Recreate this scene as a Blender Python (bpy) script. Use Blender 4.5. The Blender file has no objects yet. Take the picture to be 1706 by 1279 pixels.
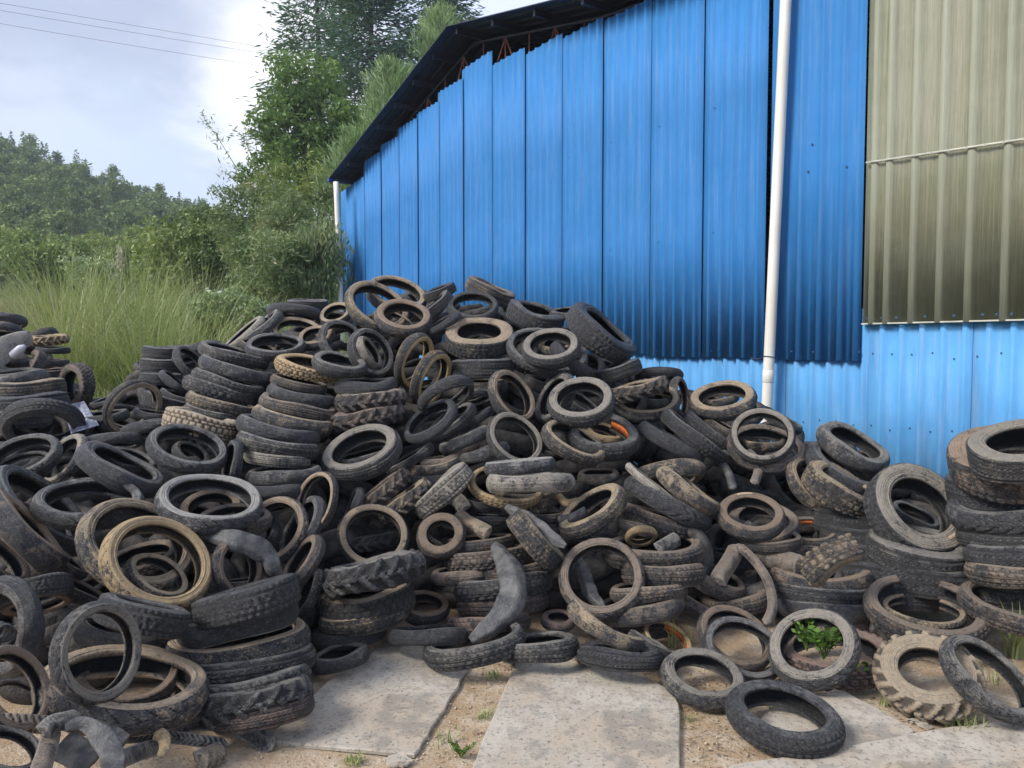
import bpy, math, random
import numpy as np
from mathutils import Vector, Matrix

# ------------------------------------------------------------------ camera, sky, sun, exposure
S = bpy.context.scene
COL = S.collection
F = 1281.0                      # focal length in photograph pixels (1706 wide)
PITCH = math.radians(2.82)
CAM = np.array((0.0, 0.0, 1.6))
cam_data = bpy.data.cameras.new("camera")
cam_data.sensor_width = 36.0
cam_data.lens = F / 1706.0 * 36.0
cam_data.clip_start = 0.05
cam_data.clip_end = 2000.0
cam = bpy.data.objects.new("camera", cam_data)
cam.location = CAM
cam.rotation_euler = (math.radians(90) - PITCH, 0, 0)
COL.objects.link(cam)
S.camera = cam

SUN_DIR = Vector((-0.68, -0.34, 0.65)).normalized()
sun_data = bpy.data.lights.new("sun", 'SUN')
sun_data.energy = 2.4
sun_data.angle = math.radians(18)
sun_data.color = (1.0, 0.95, 0.87)
sun = bpy.data.objects.new("sun", sun_data)
sun.rotation_euler = SUN_DIR.to_track_quat('Z', 'Y').to_euler()
COL.objects.link(sun)

S.view_settings.view_transform = 'Standard'
S.view_settings.look = 'None'
S.view_settings.exposure = 0.85
S.view_settings.gamma = 1.0
S.view_settings.use_curve_mapping = False
S.cycles.max_bounces = 6
S.cycles.transparent_max_bounces = 10
S.cycles.use_denoising = True

FWD = np.array((0.0, math.cos(PITCH), -math.sin(PITCH)))
UPV = np.array((0.0, math.sin(PITCH), math.cos(PITCH)))
RGT = np.array((1.0, 0.0, 0.0))


def ray(px, py):
    return FWD + RGT * ((px - 853.0) / F) + UPV * ((639.5 - py) / F)


def at(px, py, d):
    """world point seen at photograph pixel (px, py), d metres along the view axis"""
    return CAM + ray(px, py) * d


def unit(v):
    v = np.asarray(v, float)
    return v / np.linalg.norm(v)


# ------------------------------------------------------------------ node helpers
def new_mat(name):
    m = bpy.data.materials.new(name)
    m.use_nodes = True
    nt = m.node_tree
    nt.nodes.clear()
    out = nt.nodes.new('ShaderNodeOutputMaterial')
    return m, nt, out


def nd(nt, typ, props=None, **ins):
    n = nt.nodes.new(typ)
    for k, v in (props or {}).items():
        setattr(n, k, v)
    for k, v in ins.items():
        key = int(k[1:]) if k[0] == '_' and k[1:].isdigit() else k.replace('_', ' ')
        s = n.inputs[key]
        if isinstance(v, bpy.types.NodeSocket):
            nt.links.new(v, s)
        else:
            s.default_value = v
    return n


def mth(nt, op, a, b=None, c=None, clamp=False):
    n = nt.nodes.new('ShaderNodeMath')
    n.operation = op
    n.use_clamp = clamp
    for i, v in enumerate((a, b, c)):
        if v is None:
            continue
        if isinstance(v, bpy.types.NodeSocket):
            nt.links.new(v, n.inputs[i])
        else:
            n.inputs[i].default_value = v
    return n.outputs[0]


def mix(nt, fac, a, b, blend='MIX'):
    n = nt.nodes.new('ShaderNodeMix')
    n.data_type = 'RGBA'
    n.blend_type = blend
    for s, v in ((n.inputs[0], fac), (n.inputs[6], a), (n.inputs[7], b)):
        if isinstance(v, bpy.types.NodeSocket):
            nt.links.new(v, s)
        else:
            if not isinstance(v, (int, float)) and len(v) == 3:
                v = (*v, 1)
            s.default_value = v
    return n.outputs[2]


def smooth(nt, x, lo, hi):
    n = nt.nodes.new('ShaderNodeMapRange')
    n.interpolation_type = 'SMOOTHSTEP'
    nt.links.new(x, n.inputs[0])
    n.inputs[1].default_value = lo
    n.inputs[2].default_value = hi
    return n.outputs[0]


def noise(nt, vec, scale, detail=4, rough=0.55, w=None, dist=0.0):
    n = nt.nodes.new('ShaderNodeTexNoise')
    n.noise_dimensions = '4D' if w is not None else '3D'
    nt.links.new(vec, n.inputs['Vector'])
    n.inputs['Scale'].default_value = scale
    n.inputs['Detail'].default_value = detail
    n.inputs['Roughness'].default_value = rough
    n.inputs['Distortion'].default_value = dist
    if w is not None:
        nt.links.new(w, n.inputs['W'])
    return n.outputs[0]


def vscale(nt, vec, s):
    n = nt.nodes.new('ShaderNodeVectorMath')
    n.operation = 'MULTIPLY'
    nt.links.new(vec, n.inputs[0])
    n.inputs[1].default_value = s
    return n.outputs[0]


def attr(nt, name):
    n = nt.nodes.new('ShaderNodeAttribute')
    n.attribute_name = name
    return n.outputs['Fac']


def finish(nt, out, shader):
    nt.links.new(shader, out.inputs['Surface'])


def principled(nt, base, rough=0.6, spec=0.5, bump=None, bstr=0.3, bdist=0.02, **kw):
    p = nt.nodes.new('ShaderNodeBsdfPrincipled')
    for key, v in (('Base Color', base), ('Roughness', rough), ('Specular IOR Level', spec)):
        if isinstance(v, bpy.types.NodeSocket):
            nt.links.new(v, p.inputs[key])
        else:
            p.inputs[key].default_value = (*v, 1) if isinstance(v, tuple) and len(v) == 3 else v
    for k, v in kw.items():
        key = k.replace('_', ' ')
        if isinstance(v, bpy.types.NodeSocket):
            nt.links.new(v, p.inputs[key])
        else:
            p.inputs[key].default_value = v
    if bump is not None:
        b = nt.nodes.new('ShaderNodeBump')
        b.inputs['Strength'].default_value = bstr
        b.inputs['Distance'].default_value = bdist
        nt.links.new(bump, b.inputs['Height'])
        nt.links.new(b.outputs[0], p.inputs['Normal'])
    return p.outputs[0]


# ------------------------------------------------------------------ world: Nishita sky behind broken cloud
W = bpy.data.worlds.new("World")
S.world = W
W.use_nodes = True
wt = W.node_tree
wt.nodes.clear()
w_out = wt.nodes.new('ShaderNodeOutputWorld')
w_bg = wt.nodes.new('ShaderNodeBackground')
w_sky = wt.nodes.new('ShaderNodeTexSky')
w_sky.sky_type = 'NISHITA'
w_sky.sun_disc = False
w_sky.sun_elevation = math.asin(SUN_DIR.z)
w_sky.sun_rotation = math.atan2(SUN_DIR.x, SUN_DIR.y)
w_tc = wt.nodes.new('ShaderNodeTexCoord')
w_dir = w_tc.outputs['Generated']
w_sep = wt.nodes.new('ShaderNodeSeparateXYZ')
wt.links.new(w_dir, w_sep.inputs[0])
dz = mth(wt, 'ADD', w_sep.outputs[2], 0.28)
w_flat = wt.nodes.new('ShaderNodeCombineXYZ')
wt.links.new(mth(wt, 'DIVIDE', w_sep.outputs[0], dz), w_flat.inputs[0])
wt.links.new(mth(wt, 'DIVIDE', w_sep.outputs[1], dz), w_flat.inputs[1])
cl = w_flat.outputs[0]
n1 = noise(wt, cl, 1.1, 6, 0.55, dist=0.35)
n2 = noise(wt, cl, 2.6, 5, 0.6, dist=0.2)


def sky_blob(px, py, rad, soft):
    d = unit(ray(px, py))
    v = wt.nodes.new('ShaderNodeVectorMath')
    v.operation = 'DISTANCE'
    wt.links.new(w_dir, v.inputs[0])
    v.inputs[1].default_value = tuple(d)
    x = mth(wt, 'ADD', v.outputs['Value'], mth(wt, 'MULTIPLY', mth(wt, 'SUBTRACT', n2, 0.5), 0.28))
    return mth(wt, 'SUBTRACT', 1.0, smooth(wt, x, rad - soft, rad + soft))


nish = mix(wt, 1.0, w_sky.outputs[0], (0.11, 0.11, 0.11), 'MULTIPLY')
c_blue = mix(wt, 0.55, nish, (0.66, 0.78, 1.0))
c_grey = mix(wt, n2, (0.47, 0.53, 0.75), (0.63, 0.69, 0.90))
c_white = (0.97, 1.0, 1.06)
grey_m = smooth(wt, n1, 0.40, 0.56)
c = mix(wt, grey_m, c_blue, c_grey)
c = mix(wt, smooth(wt, n2, 0.56, 0.74), c, (0.85, 0.90, 1.0))
c = mix(wt, mth(wt, 'MULTIPLY', sky_blob(150, 120, 0.30, 0.12), 0.9), c, mix(wt, n2, (0.29, 0.325, 0.44), (0.37, 0.42, 0.54)))
c = mix(wt, mth(wt, 'MULTIPLY', sky_blob(60, 225, 0.06, 0.06), 0.7), c, (0.54, 0.60, 0.72))
c = mix(wt, mth(wt, 'MULTIPLY', sky_blob(250, 290, 0.10, 0.08), 0.85), c, (0.47, 0.55, 0.68))
c = mix(wt, mth(wt, 'MULTIPLY', sky_blob(480, 120, 0.095, 0.075), 0.95), c, (0.82, 0.83, 0.86))
c = mix(wt, mth(wt, 'MULTIPLY', sky_blob(-2600, -900, 0.30, 0.18), 0.9), c, c_white)
hz = smooth(wt, w_sep.outputs[2], -0.02, 0.10)
c = mix(wt, hz, (0.70, 0.80, 0.95), c)
wt.links.new(c, w_bg.inputs[0])
w_bg.inputs[1].default_value = 0.90
wt.links.new(w_bg.outputs[0], w_out.inputs[0])


# ------------------------------------------------------------------ mesh and object helpers
def mesh_np(name, verts, faces, smooth_shade=False, attrs=None, quads=True):
    """verts (n,3), faces (m,3|4) int arrays -> mesh data"""
    verts = np.asarray(verts, np.float32)
    faces = np.asarray(faces, np.int32)
    k = faces.shape[1]
    me = bpy.data.meshes.new(name)
    me.vertices.add(len(verts))
    me.vertices.foreach_set("co", verts.ravel())
    me.loops.add(faces.size)
    me.loops.foreach_set("vertex_index", faces.ravel())
    me.polygons.add(len(faces))
    me.polygons.foreach_set("loop_start", np.arange(0, faces.size, k, dtype=np.int32))
    try:
        me.polygons.foreach_set("loop_total", np.full(len(faces), k, np.int32))
    except Exception:
        pass
    if smooth_shade:
        me.polygons.foreach_set("use_smooth", np.ones(len(faces), bool))
    for an, av in (attrs or {}).items():
        a = me.attributes.new(an, 'FLOAT', 'POINT')
        a.data.foreach_set("value", np.asarray(av, np.float32))
    me.update(calc_edges=True)
    me.validate()
    return me


def obj(name, me, mat=None, parent=None, color=None):
    o = bpy.data.objects.new(name, me)
    COL.objects.link(o)
    if mat is not None and me is not None and len(me.materials) == 0:
        me.materials.append(mat)
    if parent is not None:
        o.parent = parent
    if color is not None:
        o.color = color
    return o


def tag(o, label=None, cat=None, group=None, kind=None):
    for k, v in (("label", label), ("category", cat), ("group", group), ("kind", kind)):
        if v:
            o[k] = v
    return o


def empty(name, loc=(0, 0, 0)):
    o = bpy.data.objects.new(name, None)
    o.location = tuple(loc)
    o.empty_display_size = 0.1
    COL.objects.link(o)
    return o


class MB:
    """collects boxes, tubes and grids; build() links them as one mesh"""

    def __init__(self):
        self.v, self.f, self.s = [], [], []

    def add(self, v, f, sm=False):
        o = len(self.v)
        self.v += [tuple(p) for p in v]
        self.f += [tuple(i + o for i in q) for q in f]
        self.s += [sm] * len(f)

    def box(self, c, sx, sy, sz, ax=None):
        A = np.eye(3) if ax is None else np.asarray(ax)
        c = np.asarray(c, float)
        P = []
        for x in (-.5, .5):
            for y in (-.5, .5):
                for z in (-.5, .5):
                    P.append(c + A[0] * x * sx + A[1] * y * sy + A[2] * z * sz)
        self.add(P, [(0, 1, 3, 2), (4, 6, 7, 5), (0, 4, 5, 1), (2, 3, 7, 6), (0, 2, 6, 4), (1, 5, 7, 3)])

    def tube(self, pts, rad, n=8, cap=True):
        pts = [np.asarray(p, float) for p in pts]
        m = len(pts)
        rad = [rad] * m if np.isscalar(rad) else rad
        V, Fc = [], []
        ref = None
        for i, p in enumerate(pts):
            t = unit(pts[min(i + 1, m - 1)] - pts[max(i - 1, 0)])
            if ref is None:
                ref = np.array((0, 0, 1.0)) if abs(t[2]) < .9 else np.array((1.0, 0, 0))
            a = unit(np.cross(t, ref))
            b = np.cross(t, a)
            ref = -np.cross(t, a) if False else ref
            for k in range(n):
                th = 2 * math.pi * k / n
                V.append(p + (a * math.cos(th) + b * math.sin(th)) * rad[i])
        for i in range(m - 1):
            for k in range(n):
                Fc.append((i * n + k, i * n + (k + 1) % n, (i + 1) * n + (k + 1) % n, (i + 1) * n + k))
        if cap:
            Fc.append(tuple(range(n))[::-1])
            Fc.append(tuple((m - 1) * n + k for k in range(n)))
        self.add(V, Fc, True)

    def build(self, name, mat=None, parent=None, color=None):
        me = bpy.data.meshes.new(name)
        me.from_pydata(self.v, [], self.f)
        me.polygons.foreach_set("use_smooth", np.array(self.s, bool))
        me.update()
        return obj(name, me, mat, parent, color)
# ------------------------------------------------------------------ materials
def rubber_mat(name, tread):
    m, nt, out = new_mat(name)
    tc = nt.nodes.new('ShaderNodeTexCoord')
    oi = nt.nodes.new('ShaderNodeObjectInfo')
    v = tc.outputs['Object']
    w = mth(nt, 'MULTIPLY', oi.outputs['Random'], 97.0)
    sx = nt.nodes.new('ShaderNodeSeparateXYZ')
    nt.links.new(v, sx.inputs[0])
    ang = mth(nt, 'ARCTAN2', sx.outputs[1], sx.outputs[0])
    rad = mth(nt, 'POWER', mth(nt, 'ADD', mth(nt, 'POWER', sx.outputs[0], 2.0), mth(nt, 'POWER', sx.outputs[1], 2.0)), 0.5)
    pol = nt.nodes.new('ShaderNodeCombineXYZ')
    nt.links.new(mth(nt, 'SINE', ang), pol.inputs[0])
    nt.links.new(rad, pol.inputs[1])
    nt.links.new(sx.outputs[2], pol.inputs[2])
    nA = noise(nt, v, 2.4, 6, 0.62, w, 0.4)
    nB = noise(nt, v, 10.0, 6, 0.70, w)
    nC = noise(nt, v, 34.0, 5, 0.75, w)
    nS = noise(nt, vscale(nt, pol.outputs[0], (3.0, 34.0, 34.0)), 1.0, 5, 0.7, w)      # wear running round the tyre
    geo = nt.nodes.new('ShaderNodeNewGeometry')
    sp = nt.nodes.new('ShaderNodeSeparateXYZ')
    nt.links.new(geo.outputs['Normal'], sp.inputs[0])
    up = mth(nt, 'MAXIMUM', sp.outputs[2], 0.0)
    edge = smooth(nt, geo.outputs['Pointiness'], 0.505, 0.56)
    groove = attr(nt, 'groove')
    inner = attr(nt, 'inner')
    black = mix(nt, smooth(nt, nB, 0.3, 0.7), (0.012, 0.012, 0.0135), (0.062, 0.062, 0.066))
    black = mix(nt, mth(nt, 'MULTIPLY', smooth(nt, nC, 0.52, 0.68), 0.75), black, (0.20, 0.195, 0.188))
    x = mth(nt, 'MULTIPLY', mth(nt, 'SUBTRACT', nA, 0.5), 2.4)
    x = mth(nt, 'ADD', x, mth(nt, 'MULTIPLY', mth(nt, 'SUBTRACT', nB, 0.5), 2.0))
    x = mth(nt, 'ADD', x, mth(nt, 'MULTIPLY', mth(nt, 'SUBTRACT', nC, 0.5), 1.7))
    x = mth(nt, 'ADD', x, mth(nt, 'MULTIPLY', mth(nt, 'SUBTRACT', nS, 0.5), 1.5))
    x = mth(nt, 'ADD', x, mth(nt, 'MULTIPLY', oi.outputs['Alpha'], 1.5))
    x = mth(nt, 'ADD', x, mth(nt, 'MULTIPLY', up, 0.22))
    x = mth(nt, 'ADD', x, mth(nt, 'MULTIPLY', edge, 0.35))
    if tread:
        x = mth(nt, 'ADD', x, mth(nt, 'MULTIPLY', groove, 0.10))
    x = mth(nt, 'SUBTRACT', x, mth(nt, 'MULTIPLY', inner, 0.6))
    x = mth(nt, 'SUBTRACT', x, 0.47)
    mask = smooth(nt, x, -0.02, 0.72)
    dust = mix(nt, nC, oi.outputs['Color'], (0.62, 0.58, 0.52), 'OVERLAY')
    dust = mix(nt, mth(nt, 'MULTIPLY', smooth(nt, nB, 0.45, 0.75), 0.6), dust, (0.07, 0.062, 0.053))
    col = mix(nt, mask, black, dust)
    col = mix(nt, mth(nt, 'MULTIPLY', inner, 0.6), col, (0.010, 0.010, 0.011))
    col = mix(nt, mth(nt, 'MULTIPLY', edge, 0.42), col, (0.34, 0.33, 0.31))
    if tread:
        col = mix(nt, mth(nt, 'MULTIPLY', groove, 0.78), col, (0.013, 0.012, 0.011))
    rough = mth(nt, 'ADD', mth(nt, 'MULTIPLY', mask, 0.30), mth(nt, 'ADD', 0.30, mth(nt, 'MULTIPLY', nB, 0.28)))
    h = mth(nt, 'ADD', mth(nt, 'MULTIPLY', nB, 0.7), mth(nt, 'MULTIPLY', nC, 0.8))
    h = mth(nt, 'ADD', h, mth(nt, 'MULTIPLY', nS, 0.6))
    if not tread:
        txt = noise(nt, vscale(nt, pol.outputs[0], (15.0, 9.0, 1.0)), 1.4, 2, 0.5, w)  # moulded ridges
        bandm = mth(nt, 'MULTIPLY', smooth(nt, txt, 0.55, 0.58), 0.6)
        h = mth(nt, 'ADD', h, bandm)
        col = mix(nt, mth(nt, 'MULTIPLY', bandm, 0.30), col, (0.22, 0.21, 0.195))
        h = mth(nt, 'ADD', h, mth(nt, 'MULTIPLY', mth(nt, 'SINE', mth(nt, 'MULTIPLY', rad, 150.0)), 0.10))
    sh = principled(nt, col, rough, 0.5, h, 0.75, 0.035)
    finish(nt, out, sh)
    return m


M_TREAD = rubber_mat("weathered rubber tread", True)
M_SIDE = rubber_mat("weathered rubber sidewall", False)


def simple(name, ca, cb, scale=8, rough=0.7, bstr=0.2, spec=0.4, stretch=(1, 1, 1), detail=5, metallic=0.0, bdist=0.01):
    m, nt, out = new_mat(name)
    tc = nt.nodes.new('ShaderNodeTexCoord')
    v = vscale(nt, tc.outputs['Object'], stretch)
    n = noise(nt, v, scale, detail, 0.6)
    nb = noise(nt, v, scale * 5, 4, 0.6)
    col = mix(nt, smooth(nt, n, 0.3, 0.7), ca, cb)
    sh = principled(nt, col, rough, spec, nb, bstr, bdist, Metallic=metallic)
    finish(nt, out, sh)
    return m


def foliage_mat(name, dark, light, dry=None, trans=0.35):
    m, nt, out = new_mat(name)
    t = attr(nt, 'tint')
    oi = nt.nodes.new('ShaderNodeObjectInfo')
    col = mix(nt, t, dark, light)
    if dry:
        col = mix(nt, smooth(nt, t, 0.80, 0.98), col, dry)
    col = mix(nt, mth(nt, 'MULTIPLY', oi.outputs['Random'], 0.25), col, tuple(x * 0.7 for x in dark))
    d = principled(nt, col, 0.55, 0.35)
    tr = nd(nt, 'ShaderNodeBsdfTranslucent')
    nt.links.new(mix(nt, 0.5, col, (0.16, 0.22, 0.03)), tr.inputs[0])
    mx = nd(nt, 'ShaderNodeMixShader', None, _0=trans, _1=d, _2=tr.outputs[0])
    finish(nt, out, mx.outputs[0])
    return m


def painted_sheet(name, base, light, rough, dirt):
    m, nt, out = new_mat(name)
    tc = nt.nodes.new('ShaderNodeTexCoord')
    oi = nt.nodes.new('ShaderNodeObjectInfo')
    w = mth(nt, 'MULTIPLY', oi.outputs['Random'], 31.0)
    v = tc.outputs['Object']
    streak = noise(nt, vscale(nt, v, (9, 9, 0.55)), 2.4, 6, 0.62, w)
    blot = noise(nt, v, 1.3, 5, 0.6, w)
    fine = noise(nt, vscale(nt, v, (14, 14, 1.0)), 9, 3, 0.6, w)
    col = mix(nt, smooth(nt, blot, 0.35, 0.7), base, light)
    col = mix(nt, mth(nt, 'MULTIPLY', smooth(nt, streak, 0.48, 0.72), dirt), col, (0.30, 0.36, 0.42))
    col = mix(nt, mth(nt, 'MULTIPLY', smooth(nt, fine, 0.58, 0.8), dirt * 0.7), col, (0.03, 0.05, 0.08))
    rg = mth(nt, 'ADD', rough, mth(nt, 'MULTIPLY', streak, 0.18))
    buckle = noise(nt, vscale(nt, v, (1.6, 1.6, 0.8)), 1.6, 3, 0.5, w)
    sh = principled(nt, col, rg, 0.16, mth(nt, 'ADD', buckle, mth(nt, 'MULTIPLY', fine, 0.02)), 0.40, 0.05)
    finish(nt, out, sh)
    return m


M_BLUE = painted_sheet("dark blue painted steel", (0.032, 0.172, 0.42), (0.042, 0.195, 0.47), 0.50, 0.14)
M_SKYBLUE = painted_sheet("light blue painted steel", (0.080, 0.265, 0.52), (0.105, 0.315, 0.58), 0.50, 0.35)
M_ROOF = simple("dark blue grey roof steel", (0.010, 0.012, 0.022), (0.022, 0.025, 0.04), 3, 0.5, 0.1)
M_TRUSS = simple("rust red primer steel", (0.16, 0.055, 0.040), (0.26, 0.10, 0.075), 9, 0.65, 0.2)
M_WHITE = simple("yellowed white plastic pipe", (0.62, 0.58, 0.50), (0.76, 0.73, 0.66), 2.5, 0.42, 0.05, stretch=(1, 1, 0.4))
M_SMOOTH = simple('smooth bare rubber', (0.024, 0.024, 0.026), (0.10, 0.097, 0.092), 5, 0.48, 0.55, 0.45, (1, 1, 1), 8)
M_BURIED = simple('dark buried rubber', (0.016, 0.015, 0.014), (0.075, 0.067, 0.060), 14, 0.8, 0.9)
M_SHEDIN = simple("shed inside grey blue", (0.03, 0.035, 0.045), (0.05, 0.055, 0.065), 2, 0.8)
M_SCREW = simple("blue grey screw head", (0.05, 0.11, 0.22), (0.10, 0.17, 0.28), 20, 0.4, metallic=0.3)
M_STRIP = simple("chalky white flashing", (0.38, 0.38, 0.31), (0.50, 0.50, 0.42), 7, 0.6)
M_CABLE = simple("dark cable", (0.05, 0.055, 0.07), (0.07, 0.075, 0.09), 3, 0.7)
M_RUST = simple("rusted steel rim band", (0.40, 0.085, 0.015), (0.55, 0.16, 0.04), 14, 0.75)
M_WOOD = simple("weathered bark", (0.045, 0.036, 0.028), (0.10, 0.085, 0.065), 6, 0.9, 0.6, stretch=(3, 3, 0.6))
M_PLASTIC = simple("crumpled pale plastic film", (0.13, 0.13, 0.17), (0.34, 0.35, 0.42), 9, 0.35, 0.5, stretch=(4, 1, 1), bdist=0.03)
M_BOTTLE = simple("white plastic scrap", (0.34, 0.34, 0.38), (0.44, 0.44, 0.48), 6, 0.4)
M_STEM = simple("green stem", (0.10, 0.16, 0.03), (0.16, 0.2, 0.05), 5, 0.6)


def frp_mat():
    m, nt, out = new_mat("translucent ribbed fibreglass")
    tc = nt.nodes.new('ShaderNodeTexCoord')
    v = tc.outputs['Object']
    fib = noise(nt, vscale(nt, v, (30, 30, 0.5)), 3.0, 4, 0.65)
    fib2 = noise(nt, vscale(nt, v, (90, 90, 2.2)), 2.0, 3, 0.6)
    blot = noise(nt, v, 1.5, 5, 0.6)
    rib = attr(nt, 'rib')
    col = mix(nt, smooth(nt, blot, 0.3, 0.7), (0.215, 0.22, 0.14), (0.31, 0.31, 0.22))
    col = mix(nt, mth(nt, 'MULTIPLY', smooth(nt, fib, 0.4, 0.7), 0.45), col, (0.42, 0.42, 0.34))
    col = mix(nt, mth(nt, 'MULTIPLY', smooth(nt, fib2, 0.5, 0.7), 0.35), col, (0.10, 0.105, 0.06))
    col = mix(nt, mth(nt, 'MULTIPLY', rib, 0.30), col, (0.52, 0.55, 0.44))
    sh = principled(nt, col, 0.30, 0.40, mth(nt, 'ADD', fib, mth(nt, 'MULTIPLY', fib2, 0.4)), 0.35, 0.01)
    tp = nd(nt, 'ShaderNodeBsdfTransparent', None, Color=(0.75, 0.78, 0.6, 1))
    mx = nd(nt, 'ShaderNodeMixShader', None, _0=0.78, _1=tp.outputs[0], _2=sh)
    finish(nt, out, mx.outputs[0])
    return m


M_FRP = frp_mat()


def ground_mat():
    m, nt, out = new_mat("sandy dirt ground")
    tc = nt.nodes.new('ShaderNodeTexCoord')
    v = tc.outputs['Object']
    nA = noise(nt, v, 0.9, 6, 0.6)
    nB = noise(nt, v, 7.0, 7, 0.68)
    nC = noise(nt, v, 60.0, 4, 0.7)
    nG = noise(nt, v, 1.7, 5, 0.6, dist=0.4)
    col = mix(nt, smooth(nt, nA, 0.35, 0.65), (0.33, 0.23, 0.135), (0.42, 0.32, 0.22))
    col = mix(nt, smooth(nt, nB, 0.42, 0.68), col, (0.50, 0.415, 0.31))
    col = mix(nt, mth(nt, 'MULTIPLY', smooth(nt, nC, 0.52, 0.70), 0.8), col, (0.14, 0.10, 0.065))
    col = mix(nt, mth(nt, 'MULTIPLY', smooth(nt, nB, 0.60, 0.72), 0.55), col, (0.16, 0.12, 0.085))
    grass = attr(nt, 'grassy')
    gmask = smooth(nt, mth(nt, 'ADD', grass, mth(nt, 'MULTIPLY', mth(nt, 'SUBTRACT', nG, 0.5), 0.9)), 0.35, 0.65)
    gcol = mix(nt, nB, (0.05, 0.075, 0.02), (0.15, 0.15, 0.055))
    col = mix(nt, gmask, col, gcol)
    h = mth(nt, 'ADD', mth(nt, 'MULTIPLY', nB, 0.8), mth(nt, 'MULTIPLY', nC, 0.5))
    finish(nt, out, principled(nt, col, 0.92, 0.2, h, 0.8, 0.03))
    return m


M_GROUND = ground_mat()


def slab_mat(name, tan):
    m, nt, out = new_mat(name)
    tc = nt.nodes.new('ShaderNodeTexCoord')
    v = tc.outputs['Object']
    nA = noise(nt, v, 1.6, 6, 0.6)
    nB = noise(nt, v, 8.5, 8, 0.72)
    nD = noise(nt, v, 55.0, 4, 0.7)
    nS = noise(nt, vscale(nt, v, (1, 5, 1)), 5, 6, 0.65)
    col = mix(nt, smooth(nt, nB, 0.36, 0.60), (0.28, 0.25, 0.205), (0.47, 0.42, 0.345))
    col = mix(nt, mth(nt, 'MULTIPLY', smooth(nt, nA, 0.42, 0.62), tan), col, (0.47, 0.365, 0.26))
    blk = mth(nt, 'ADD', mth(nt, 'MULTIPLY', nA, 0.45), mth(nt, 'MULTIPLY', nB, 0.75))
    col = mix(nt, mth(nt, 'MULTIPLY', smooth(nt, blk, 0.56, 0.70), 0.58), col, (0.095, 0.098, 0.088))
    col = mix(nt, mth(nt, 'MULTIPLY', smooth(nt, nS, 0.60, 0.70), 0.55), col, (0.12, 0.11, 0.10))
    col = mix(nt, mth(nt, 'MULTIPLY', smooth(nt, nD, 0.55, 0.66), 0.75), col, (0.09, 0.08, 0.07))
    h = mth(nt, 'ADD', mth(nt, 'MULTIPLY', nB, 0.5), mth(nt, 'MULTIPLY', nD, 0.5))
    finish(nt, out, principled(nt, col, 0.85, 0.25, h, 0.35, 0.012))
    return m


M_SLAB = slab_mat("stained cement board", 0.55)
M_SLABTAN = slab_mat("sand dusted board", 1.0)

M_LEAF = foliage_mat("broad leaves", (0.074, 0.156, 0.041), (0.222, 0.329, 0.083))
M_LEAFY = foliage_mat("yellow green leaves", (0.132, 0.198, 0.050), (0.362, 0.412, 0.132))
M_CONIF = foliage_mat("blue green needles", (0.057, 0.116, 0.083), (0.140, 0.222, 0.140), trans=0.2)
M_PINE = foliage_mat("bright pine needles", (0.148, 0.248, 0.090), (0.395, 0.494, 0.231), trans=0.3)
M_FEATHER = foliage_mat("feathery olive foliage", (0.10, 0.155, 0.06), (0.32, 0.38, 0.17), (0.42, 0.36, 0.20), trans=0.35)
M_WOODS = foliage_mat("hillside foliage", (0.055, 0.105, 0.035), (0.27, 0.34, 0.10), trans=0.25)
M_GRASS = foliage_mat("tall grass blades", (0.22, 0.28, 0.085), (0.56, 0.58, 0.28), (0.66, 0.58, 0.39), trans=0.35)
M_DRY = foliage_mat("dry reddish grass", (0.198, 0.123, 0.074), (0.527, 0.412, 0.264), trans=0.3)
M_PALE = foliage_mat("pale flowering shrub", (0.182, 0.264, 0.099), (0.494, 0.560, 0.296), (0.600, 0.600, 0.600), trans=0.3)
M_WEED = foliage_mat("fresh weed leaves", (0.04, 0.10, 0.012), (0.11, 0.21, 0.03), trans=0.3)
# ------------------------------------------------------------------ ground: one sheet, rising to a bank and a wooded hill
W0 = np.array((2.53, 7.60))                  # foot of the shed wall at the tall white drainpipe
WD = np.array((-0.555, 0.832))               # along the wall, away from the camera
WN = np.array((-0.832, -0.555))              # out of the wall, towards the yard


def hill_z(x, y):
    """terrain height"""
    x = np.asarray(x, float)
    y = np.asarray(y, float)
    bank = np.clip((y - 9.5) / 6.0, 0, 1)
    bank = bank * bank * (3 - 2 * bank) * 0.75
    left = 1.0 / (1.0 + np.exp((x + 3.0 + (y - 9) * 0.55) / 1.2))
    near = bank * left
    r = np.clip((y - 26) / 95.0, 0, 1)
    r = r * r * (3 - 2 * r)
    crest = 28.5 - 0.30 * (x + 85.0)
    crest = np.clip(crest, 4, 38)
    hill = r * crest + np.clip((y - 20) / 20, 0, 1) * 1.2
    back = np.clip((y - 125) / 500, 0, 1)
    return near + hill * (1 - 0.6 * back)


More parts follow.
